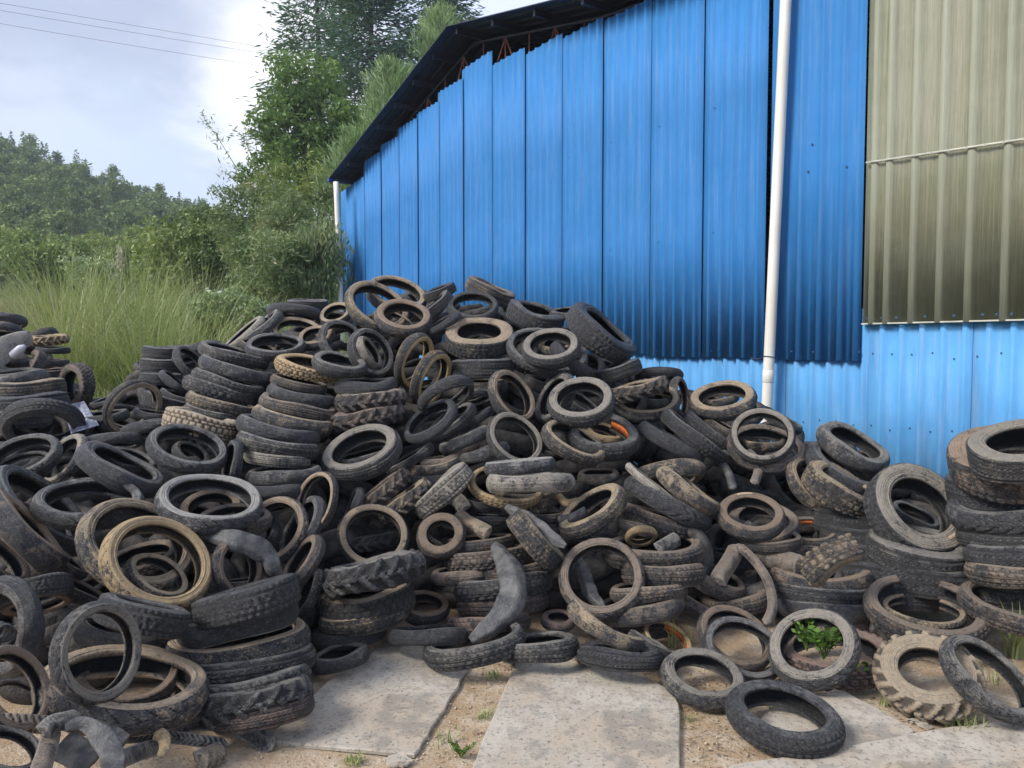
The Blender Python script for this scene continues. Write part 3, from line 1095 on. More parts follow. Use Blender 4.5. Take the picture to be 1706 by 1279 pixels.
bamboo("long thin bamboo shoot arching up into the cloud left of the trees", [(432, 345), (410, 305), (385, 265), (360, 225), (334, 188)], 20, 61, 120)
bamboo("short leafy bamboo shoot close beside the broadleaf tree", [(440, 330), (425, 280), (412, 240), (405, 196)], 20, 62, 90)
bamboo("low bamboo shoot leaning left beneath the long arching one", [(425, 350), (400, 310), (380, 290), (368, 282)], 20, 63, 60)

# wooded hillside: skyline conifers one can tell apart, the rest one mass
def merged_woods():
    rng = np.random.default_rng(77)
    tmpl = []
    for kind in range(5):
        r = np.random.default_rng(100 + kind)
        if kind < 3:
            cs = ellipsoid_points(r, (0, 0, 4.2), 2.3, 2.3, 2.3, 26, 0.4)
            C, T = crown_clumps(r, cs, 1.0, 34)
            V, Fc, ti = leaf_arrays(r, C, 0.55, 0.55, None, T)
        else:
            C, T = [], []
            for i in range(14):
                f = i / 13
                n = int(70 * (1 - f) + 14)
                a = r.uniform(0, 6.28, n)
                q = r.uniform(0.15, 1, n) * (1.9 * (1 - f) + 0.2)
                C.append(np.stack([np.cos(a) * q, np.sin(a) * q, 1.5 + 7.0 * f - q * 0.2 + r.normal(0, .2, n)], -1))
                T.append(np.full(n, r.uniform(0.1, 0.5)))
            C, T = np.concatenate(C), np.concatenate(T)
            V, Fc, ti = leaf_arrays(r, C, 0.5, 0.35, None, T)
        tmpl.append((V, Fc, ti))
    VV, FF, TT, off = [], [], [], 0
    for i in range(760):
        y = 44 + 92 * rng.uniform() ** 0.85
        px = rng.uniform(-330, 560)
        x = (px - 853) / F * y
        V, Fc, ti = tmpl[int(rng.choice(5, p=(0.27, 0.27, 0.2, 0.14, 0.12)))]
        s = rng.uniform(0.42, 0.88) * (0.62 + 0.38 * min(1, y / 110))
        a = rng.uniform(0, 6.28)
        R = np.array(((math.cos(a), -math.sin(a), 0), (math.sin(a), math.cos(a), 0), (0, 0, 1))) * s
        VV.append(V @ R.T + np.array((x, y, float(hill_z(x, y)) - 0.4)))
        FF.append(Fc + off)
        TT.append(np.clip(ti * 0.5 + rng.uniform(-0.05, 0.60), 0, 1))
        off += len(V)
    me = mesh_np("hillside_woods", np.concatenate(VV), np.concatenate(FF), False, {"tint": np.concatenate(TT)})
    o = obj("hillside_woods", me, M_WOODS)
    tag(o, "mixed green woods covering the hillside on the left", "woods", kind="stuff")


merged_woods()
sky_px = [(15, 128, 1.0), (62, 126, 1.25), (105, 128, 1.05), (150, 127, 0.9), (195, 126, 1.2), (250, 127, 0.95), (272, 126, 1.1), (315, 128, 0.95), (343, 127, 1.05)]
first = None
for i, (px, d, s) in enumerate(sky_px):
    p_ = foot(px, d)
    if first is None:
        first = conifer("skyline_conifer", "small dark conifer standing up from the hill skyline", p_, 5.6, 0.14, 0.8, 1.25, 71, M_WOODS, 14, 0.42, 34, 0.15, group="conifers along the hill skyline", spread=0.32, aspect=0.35)
        first.scale = (s, s, s)
    else:
        r = first.copy()
        COL.objects.link(r)
        r.location = p_
        r.scale = (s, s, s * 1.05)
        r.rotation_euler = (0, 0, i * 1.7)
        for ch in first.children:
            c_ = ch.copy()
            COL.objects.link(c_)
            c_.parent = r

# ------------------------------------------------------------------ grasses
def grass_mass(name, label, cat, spots, mat, seed, hmin, hmax, wid, tint_mu=0.45, arch=0.55, outward=None, hs=None, tc=None):
    """spots = (n,2) ground positions"""
    rng = np.random.default_rng(seed)
    n = len(spots)
    h = rng.uniform(hmin, hmax, n)
    a = rng.uniform(0, 2 * math.pi, n)
    if outward is not None:
        a = outward + rng.normal(0, 0.7, n)
    if hs is not None:
        h = h * hs
    dirv = np.stack([np.cos(a), np.sin(a), np.zeros(n)], -1)
    side = np.stack([-np.sin(a), np.cos(a), np.zeros(n)], -1)
    z0 = hill_z(spots[:, 0], spots[:, 1])
    base = np.stack([spots[:, 0], spots[:, 1], z0 - 0.02], -1)
    ar = rng.uniform(0.15, 1.0, n) * arch
    w = wid * rng.uniform(0.6, 1.3, n)
    K = 6
    V = np.zeros((n, K, 2, 3))
    for k_ in range(K):
        t = k_ / (K - 1)
        p_ = base + dirv * (ar * h * t ** 2.0)[:, None] + np.array((0, 0, 1.0)) * (h * (t - 0.42 * ar * t ** 2.6))[:, None]
        ww = (w * (1 - t ** 1.5) * 0.5 + 0.0004)[:, None]
        V[:, k_, 0] = p_ - side * ww
        V[:, k_, 1] = p_ + side * ww
    idx = np.arange(n * K * 2).reshape(n, K, 2)
    Fc = np.stack([idx[:, :-1, 0], idx[:, :-1, 1], idx[:, 1:, 1], idx[:, 1:, 0]], -1).reshape(-1, 4)
    ti = np.clip(rng.normal(tint_mu, 0.26, n) + (0 if tc is None else tc), 0, 1)
    o = obj(name, mesh_np(name, V.reshape(-1, 3), Fc, True, {"tint": np.repeat(ti, K * 2)}), mat)
    return tag(o, label, cat, kind="stuff")


def clump_spots(rng, n, centres, spread):
    c_ = np.asarray(centres)[rng.integers(0, len(centres), n)]
    return c_ + rng.normal(0, spread, (n, 2))


rng = np.random.default_rng(8)
cent, ch_, ct_ = [], [], []
for i in range(46):
    px = rng.uniform(30, 470)
    d = rng.uniform(10.2, 15.5)
    p_ = at(px, 577, d)
    cent.append(p_[:2])
    tall = 1.08 if 90 < px < 340 else 0.85
    ch_.append(rng.uniform(0.72, 1.12) * tall)
    ct_.append(rng.normal(0, 0.16))
cent, ch_, ct_ = np.array(cent), np.array(ch_), np.array(ct_)
pick = rng.integers(0, len(cent), 12500)
offs = rng.normal(0, 0.17, (12500, 2))
grass_mass("tall_grass", "tall arching yellow green reed grass in clumps behind the tyre heap", "grass", cent[pick] + offs, M_GRASS, 81, 1.3, 3.15, 0.023, 0.5, 0.95,
           np.arctan2(offs[:, 1], offs[:, 0]), ch_[pick], ct_[pick])
c2 = np.array([at(px, 577, d)[:2] for px in range(-20, 130, 16) for d in (13.5, 15.5, 17.5)])
grass_mass("dry_grass", "dry reddish brown grass left of the tall green grass", "grass", clump_spots(rng, 4500, c2, 0.3), M_DRY, 82, 1.0, 2.4, 0.016, 0.5, 0.6)
c3 = np.array([at(px, 577, d)[:2] for px in range(420, 572, 14) for d in (13.5, 14.8, 16)])
grass_mass("corner_grass", "bright grass mixed with straw beside the shed corner", "grass", clump_spots(rng, 4200, c3, 0.2), M_GRASS, 83, 0.8, 2.6, 0.016, 0.5, 0.8)
c4 = np.array([at(px, 577, d)[:2] for px in range(40, 470, 14) for d in (8.3, 8.9, 9.5, 10.1)])
grass_mass("low_grass", "short yellow green ground grass at the foot of the tall grass", "grass", clump_spots(rng, 9000, c4, 0.16), M_GRASS, 84, 0.35, 1.30, 0.020, 0.55, 0.7)
c5 = np.array([at(px, 577, d)[:2] for px in range(-200, 480, 26) for d in (18, 21, 24, 28, 32)])
grass_mass("field_grass", "rough grass on the rising ground below the hill", "grass", clump_spots(rng, 14000, c5, 0.9), M_GRASS, 85, 1.2, 3.0, 0.035, 0.4, 0.6)

# plume above the grass and the overhead cables
rng = np.random.default_rng(9)
pl = at(200, 430, 22)
C = np.array([at(200, 430, 22) + np.array((0, 0, 0.28)) * t + rng.normal(0, 0.05, 3) for t in np.linspace(-1, 1, 260)])
V, Fc, ti = leaf_arrays(rng, C, 0.11, 0.25, np.tile((0, 0, 1.0), (260, 1)))
root = empty("pampas_plume", (pl[0], pl[1], gz(pl)))
tag(root, "single pale feathery plume standing above the tall grass", "plume")
obj("seed_head", mesh_np("seed_head", V - np.array(root.location), Fc, False, {"tint": ti}), foliage_mat("pale plume", (0.5, 0.42, 0.32), (0.72, 0.64, 0.52)), root)
m_ = MB()
m_.tube([(0, 0, 0), tuple(pl - np.array(root.location))], 0.008, 5)
m_.build("stem", M_STEM, root)


def cable(label, pts_px, d0, d1):
    n = 24
    P_ = []
    xs = [p_[0] for p_ in pts_px]
    ys = [p_[1] for p_ in pts_px]
    co = np.polyfit(xs, ys, 2)
    for x in np.linspace(-260, 600, n):
        t = (x + 260) / 860
        P_.append(at(x, float(np.polyval(co, x)), d0 + (d1 - d0) * t))
    m_ = MB()
    m_.tube(P_, 0.010, 5)
    o = m_.build("power_line", M_CABLE)
    tag(o, label, "power line", "overhead power lines")


cable("topmost overhead cable crossing the upper left sky", [(0, 5), (210, 40), (400, 72)], 42, 56)
cable("second overhead cable, just below the topmost one", [(0, 17), (210, 52), (420, 86)], 42, 56)
cable("third overhead cable, hanging apart below the upper pair", [(0, 39), (210, 74), (425, 108)], 42, 56)

# ------------------------------------------------------------------ the air: far things fade a little
HZ_T = 48.0
q = MB()
q.box((0, 620, (HZ_T - 2.5) / 2), 1900, 1420, HZ_T + 2.5)
m, nt, out = new_mat("pale blue haze")
pv = nt.nodes.new('ShaderNodeVolumePrincipled')
pv.inputs['Color'].default_value = (0.80, 0.88, 1.0, 1)
pv.inputs['Density'].default_value = 0.0008
pv.inputs['Anisotropy'].default_value = 0.0
nt.links.new(pv.outputs[0], out.inputs['Volume'])
hz_o = q.build("haze", m)
tag(hz_o, "faint pale blue haze in the air over the whole yard and hillside", "haze", kind="stuff")
# ------------------------------------------------------------------ tyres: real hollow casings, tread cut into the mesh
# kind: half width, bead radius, shoulder radius, shoulder half width (outer radius = 1), tread pattern
KINDS = {
    'ms': (0.185, 0.755, 0.925, 0.165, 'sipe'), 'mb': (0.185, 0.755, 0.925, 0.165, 'block'), 'mr': (0.180, 0.765, 0.930, 0.160, 'rib'),
    'ml': (0.190, 0.755, 0.925, 0.170, 'slick'), 'kn': (0.200, 0.730, 0.925, 0.180, 'knob'),
    'ss': (0.225, 0.675, 0.905, 0.200, 'sipe'), 'sb': (0.225, 0.675, 0.905, 0.200, 'block'), 'sl': (0.225, 0.675, 0.905, 0.205, 'slick'),
    'tk': (0.270, 0.560, 0.885, 0.235, 'block'),
    'cb': (0.300, 0.620, 0.945, 0.265, 'block'), 'cr': (0.300, 0.620, 0.950, 0.265, 'rib'), 'ck': (0.300, 0.640, 0.945, 0.265, 'knob'),
    'ag': (0.270, 0.540, 0.900, 0.240, 'lug'), 'am': (0.250, 0.560, 0.900, 0.225, 'lug'),
    'nb': (0.130, 0.820, 0.950, 0.115, 'block'), 'nl': (0.120, 0.830, 0.950, 0.105, 'slick'),
}


def catmull(P, n):
    P = np.asarray(P, float)
    d = np.concatenate([[0], np.cumsum(np.linalg.norm(np.diff(P, axis=0), axis=1))])
    t = np.linspace(0, d[-1], n)
    Q = np.vstack([2 * P[0] - P[1], P, 2 * P[-1] - P[-2]])
    out = []
    for x in t:
        i = min(np.searchsorted(d, x, 'right') - 1, len(P) - 2)
        u = (x - d[i]) / (d[i + 1] - d[i])
        p0, p1, p2, p3 = Q[i], Q[i + 1], Q[i + 2], Q[i + 3]
        out.append(0.5 * ((2 * p1) + (-p0 + p2) * u + (2 * p0 - 5 * p1 + 4 * p2 - p3) * u * u + (-p0 + 3 * p1 - 3 * p2 + p3) * u ** 3))
    return np.array(out)


def tread_height(pat, th, s, seed):
    """(height, groove) on the tread; s runs -1..1 across it, th in turns (0..1)"""
    a = np.abs(s)
    sg = np.where(s > 0, 1.0, -1.0)
    g = np.zeros_like(s + th)
    hgt = np.zeros_like(g)
    if pat == 'sipe':
        ph = th * 26 + 0.9 * a ** 1.4 + np.where(s > 0, 0.5, 0.0)
        fr = ph % 1.0
        g = np.where((fr < 0.17) & (a > 0.16) & (a < 0.98), 1.0, 0.0)
        ph2 = th * 13 - 1.2 * s
        g = np.maximum(g, np.where((ph2 % 1.0 < 0.07) & (a < 0.45), 0.7, 0.0))
        hgt = -0.022 * g
    elif pat == 'block':
        g = np.where(np.abs(a - 0.12 - 0.03 * np.sign(np.sin(th * 2 * np.pi * 30))) < 0.05, 1.0, 0.0)
        g = np.maximum(g, np.where(np.abs(a - 0.58) < 0.045, 1.0, 0.0))
        ph = th * 44 + np.where(a < 0.58, 0.5, 0.0) + 0.5 * s
        g = np.maximum(g, np.where((ph % 1.0 < 0.20) & (a > 0.10), 1.0, 0.0))
        hgt = -0.026 * g
    elif pat == 'rib':
        zz = 0.05 * np.where((th * 60) % 1.0 < 0.5, 1, -1)
        for c_ in (0.0, 0.38, 0.74):
            g = np.maximum(g, np.where(np.abs(a - c_ - zz * (c_ < 0.7)) < 0.055, 1.0, 0.0))
        g = np.maximum(g, np.where(((th * 80 + 0.4 * s) % 1.0 < 0.16) & (a > 0.78), 0.8, 0.0))
        hgt = -0.022 * g
    elif pat == 'slick':
        ph = th * 18 + 0.7 * s
        g = np.where((ph % 1.0 < 0.07) & (a > 0.25) & (a < 0.9), 0.6, 0.0)
        hgt = -0.008 * g
    elif pat == 'knob':
        row = np.where(a < 0.30, 0, np.where(a < 0.68, 1, 2))
        ph = (th * 34 + row * 0.5) % 1.0
        edge = np.minimum(np.minimum(np.abs(a - 0.30), np.abs(a - 0.68)), 1.0)
        solid = (ph > 0.30) & (edge > 0.05) & (a < 1.02)
        hgt = np.where(solid, 0.035, 0.0)
        g = np.where(solid, 0.0, 1.0)
    elif pat == 'lug':
        ph = th * 17 + np.where(s > 0, 0.5, 0.0) - 0.62 * a
        fr = ph % 1.0
        solid = (fr < 0.40) & (a < 1.16) & (a > -0.1)
        solid |= (a < 0.16) & (((th * 17 - 0.62 * a) % 1.0 < 0.40) | ((th * 17 + 0.5 - 0.62 * a) % 1.0 < 0.40))
        hgt = np.where(solid, 0.075, 0.0)
        g = np.where(solid, 0.0, 1.0)
    return hgt, g


_tyre_cache = {}


def tyre_meshes(kind, var, sweep=360.0, M=176):
    """tread mesh and the two sidewall meshes; the axle is local Z, outer radius 1"""
    key = (kind, var, sweep)
    if key in _tyre_cache:
        return _tyre_cache[key]
    hw, ri, rs, ws, pat = KINDS[kind]
    h = 1 - ri
    # outer section from the bead to the crown
    half = [(ri, hw * 0.80), (ri + 0.02, hw * 0.90), (ri + 0.13 * h, hw * 0.905), (ri + 0.17 * h, hw * 0.985), (ri + 0.22 * h, hw * 0.985), (ri + 0.26 * h, hw * 0.945), (ri + 0.46 * h, hw * 1.0), (ri + 0.62 * h, hw * 0.985), (rs, ws)]
    if ws / hw > 0.87 and hw >= 0.3:
        crown = [(rs + (1 - rs) * 0.62, ws * 0.90), (rs + (1 - rs) * 0.90, ws * 0.55), (1.0, 0.0)]
    else:
        crown = [(rs + (1 - rs) * 0.42, ws * 0.78), (rs + (1 - rs) * 0.80, ws * 0.44), (1.0, 0.0)]
    A = catmull(half, 20)
    Bc = catmull([half[-1]] + crown, 11 if pat in ('lug', 'knob') else 12)
    th_ = 0.045 if pat != 'lug' else 0.06
    innr = [(ri, hw * 0.80 - th_ * 1.25), (ri + 0.05, hw * 0.80 - th_ * 0.9), (ri + 0.42 * h, hw - th_ * 0.9), (rs - th_ * 0.6, ws - th_ * 0.6)]
    Ai = catmull(innr, 20)
    ci = [(r - th_ * 1.25, y * 0.92) for r, y in crown]
    Bi = catmull([innr[-1]] + ci, len(Bc))
    mir = lambda P: P[::-1] * np.array((1, -1))
    side = A
    tread = np.vstack([Bc[:-1], mir(Bc)])
    side_i = Ai
    tread_i = np.vstack([Bi[:-1], mir(Bi)])
    full = sweep >= 359.9
    m = M if full else max(12, int(M * sweep / 360))
    th = np.linspace(0, sweep / 360.0, m, endpoint=not full) - (0 if full else sweep / 720.0)
    rng = np.random.default_rng(hash(kind) % 1000 if False else sum(map(ord, kind)) * 7 + var)
    a1, a2, b1, b2, b3 = rng.uniform(0.0, 0.014), rng.uniform(0, 0.012), rng.uniform(0.0, 0.022), rng.uniform(0, 0.012), rng.uniform(0, 6.28)
    p1, p2 = rng.uniform(0, 6.28, 2)

    def place(r, y, t):
        ang = t * 2 * math.pi
        rr = r * (1 + b1 * np.cos(2 * ang + p1) + b2 * np.cos(3 * ang + p2))
        zz = y * (1 + 0.10 * np.cos(3 * ang + b3) * (var > 0)) + a1 * np.cos(2 * ang + b3) + a2 * np.sin(3 * ang + p1)
        return np.stack([rr * np.cos(ang), rr * np.sin(ang), zz], -1)

    def grid_faces(nr, off, flip):
        Fc = []
        jm = m if full else m - 1
        J = np.arange(jm)
        J2 = (J + 1) % m
        for i in range(nr - 1):
            q = np.stack([off + i * m + J, off + i * m + J2, off + (i + 1) * m + J2, off + (i + 1) * m + J], -1)
            Fc.append(q[:, ::-1] if flip else q)
        return np.concatenate(Fc)

    def sect(outer, inner, is_tread, flip, close_first):
        no = len(outer)
        T, = (th,)
        V, G, I = [], [], []
        nrm = np.gradient(outer, axis=0)
        nrm = np.stack([nrm[:, 1], -nrm[:, 0]], -1)
        nrm /= np.linalg.norm(nrm, axis=1)[:, None] + 1e-9
        mid = np.array((ri + 0.3 * h, 0))
        sgn = np.sign(((outer - mid) * nrm).sum(1))
        nrm *= sgn[:, None]
        for i in range(no):
            r, y = outer[i]
            if is_tread:
                s = y / ws
                hh, g = tread_height(pat, T, np.full_like(T, s), var)
                e = 1.0 if pat in ('lug', 'knob') or abs(s) < 0.995 else 0.0
                if i in (0, no - 1):
                    e = 0.0
                hh = hh * e
                V.append(place(r + hh * nrm[i, 0], y + hh * nrm[i, 1], T))
                G.append(g)
            else:
                rr = r + 0 * T
                yy = y + 0 * T
                V.append(place(rr, yy, T))
                G.append(np.zeros_like(T))
            I.append(np.zeros_like(T))
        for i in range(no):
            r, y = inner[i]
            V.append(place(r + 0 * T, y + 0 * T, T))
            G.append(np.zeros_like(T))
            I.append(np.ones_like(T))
        V = np.concatenate(V)
        Fc = [grid_faces(no, 0, flip), grid_faces(no, no * m, not flip)]
        jm = m if full else m - 1
        J = np.arange(jm)
        J2 = (J + 1) % m
        if close_first:
            q = np.stack([J, no * m + J, no * m + J2, J2], -1)
            Fc.append(q if not flip else q[:, ::-1])
        if not full:
            for j in (0, m - 1):
                ii = np.arange(no - 1)
                q = np.stack([ii * m + j, (ii + 1) * m + j, (no + ii + 1) * m + j, (no + ii) * m + j], -1)
                Fc.append(q if (j == 0) ^ flip else q[:, ::-1])
        return mesh_np("tyre_" + ("tread" if is_tread else "sidewall"), V, np.concatenate(Fc), True,
                       {"groove": np.concatenate(G), "inner": np.concatenate(I)})

    mt = sect(tread, tread_i, True, False, False)
    m1 = sect(side, side_i, False, False, True)
    m2 = sect(side * np.array((1, -1)), side_i * np.array((1, -1)), False, True, True)
    mt.materials.append(M_TREAD)
    m1.materials.append(M_SIDE)
    m2.materials.append(M_SIDE)
    _tyre_cache[key] = (mt, m1, m2)
    return _tyre_cache[key]


# dust colour, amount on the sidewalls, amount on the tread
DUST = {
    'K': ((0.13, 0.13, 0.135), 0.22, 0.14), 'k': ((0.18, 0.178, 0.172), 0.44, 0.20), 'G': ((0.22, 0.21, 0.19), 0.50, 0.36), 'g': ((0.265, 0.245, 0.21), 0.66, 0.30),
    'P': ((0.33, 0.31, 0.265), 0.80, 0.70), 'p': ((0.30, 0.295, 0.28), 0.72, 0.30), 'T': ((0.35, 0.28, 0.19), 0.62, 0.44), 't': ((0.36, 0.285, 0.20), 0.76, 0.26),
    'Y': ((0.46, 0.34, 0.19), 0.95, 0.85), 'y': ((0.50, 0.36, 0.18), 1.0, 0.22), 'B': ((0.225, 0.18, 0.14), 0.66, 0.50), 'b': ((0.24, 0.18, 0.13), 0.75, 0.35),
    'R': ((0.20, 0.14, 0.115), 0.62, 0.55), 'M': ((0.42, 0.345, 0.25), 1.0, 0.98),
}
NAMES = {'m': ('motorcycle_tyre', 'tyre'), 'k': ('motorcycle_tyre', 'tyre'), 'n': ('bicycle_tyre', 'tyre'), 's': ('scooter_tyre', 'tyre'), 't': ('scooter_tyre', 'tyre'),
         'c': ('car_tyre', 'tyre'), 'a': ('tractor_tyre', 'tyre')}

# how far the face of the heap is along the view axis, at photograph pixels
DEPTH_PTS = [
    (330, 1215, 3.15), (200, 1150, 3.05), (40, 1240, 2.65), (100, 1020, 3.35), (20, 1120, 2.95), (0, 900, 3.7), (560, 1100, 3.95), (700, 1060, 4.25), (850, 1085, 4.05), (1000, 1100, 3.95),
    (1170, 1130, 3.62), (1240, 1075, 3.95), (1305, 1196, 3.25), (1355, 1080, 3.95), (1550, 1127, 3.65), (1642, 1130, 3.45), (1540, 1018, 4.35), (1700, 760, 4.25), (1700, 1000, 4.20), (1620, 1000, 4.3),
    (263, 939, 3.65), (350, 838, 4.05), (150, 838, 4.0), (40, 760, 4.3), (313, 748, 4.65), (201, 783, 4.35), (470, 720, 4.95), (603, 754, 5.0), (510, 880, 4.35), (400, 1060, 3.55),
    (621, 894, 4.5), (735, 891, 4.6), (857, 731, 5.2), (852, 661, 5.5), (968, 668, 5.45), (671, 530, 6.3), (640, 490, 6.7), (800, 500, 6.7), (800, 570, 6.2), (918, 578, 6.0), (999, 557, 6.3), (1100, 625, 6.2),
    (383, 620, 5.55), (270, 610, 6.3), (450, 560, 6.2), (511, 509, 6.8), (1204, 667, 6.0), (1270, 725, 5.6), (1250, 860, 4.95), (1410, 770, 5.4), (1526, 850, 4.75), (1530, 940, 4.6), (1363, 955, 4.6),
    (1002, 962, 4.25), (1087, 917, 4.6), (1120, 800, 5.2), (893, 900, 4.5), (880, 800, 5.0), (620, 960, 4.2), (720, 690, 5.4), (560, 610, 5.7), (222, 678, 5.3), (100, 650, 6.3), (40, 600, 6.2), (75, 705, 5.2), (840, 980, 4.3), (1000, 730, 5.3),
    (1150, 725, 5.6), (1420, 870, 4.9), (1215, 990, 4.45),
]
_dp = np.array(DEPTH_PTS, float)


def _fit():
    X = _dp[:, :2] / 400.0
    D = np.linalg.norm(X[:, None] - X[None], axis=2)
    n = len(X)
    A = np.zeros((n + 3, n + 3))
    A[:n, :n] = D + np.eye(n) * -0.06
    A[:n, n:] = np.column_stack([np.ones(n), X])
    A[n:, :n] = A[:n, n:].T
    return X, np.linalg.solve(A, np.concatenate([_dp[:, 2], np.zeros(3)]))


_X, _w = _fit()


def depth(px, py):
    q = np.array((px, py)) / 400.0
    return float(np.linalg.norm(_X - q, axis=1) @ _w[:len(_X)] + _w[-3] + _w[-2:] @ q)


def frame_for(px, py, opn, ang, rot):
    """axes (x, y, z=axle) of a disc at that pixel: openness, image angle of its axle, image angle of its local x"""
    v = unit(ray(px, py))
    r_ = unit(RGT - v * (RGT @ v))
    u_ = np.cross(r_, v)
    a = math.radians(ang)
    mm = math.cos(a) * r_ + math.sin(a) * u_
    opn = min(max(opn, 0.0), 0.999)
    n = -v * opn + mm * math.sqrt(1 - opn * opn)
    b = math.radians(rot)
    w = math.cos(b) * r_ + math.sin(b) * u_
    if opn > 0.12:
        e = w - v * ((w @ n) / (v @ n))
    else:
        e = w - n * (w @ n)
        if np.linalg.norm(e) < 0.2:
            e = np.cross(n, w)
    e = unit(e - n * (e @ n))
    f = np.cross(n, e)
    return e, f, n
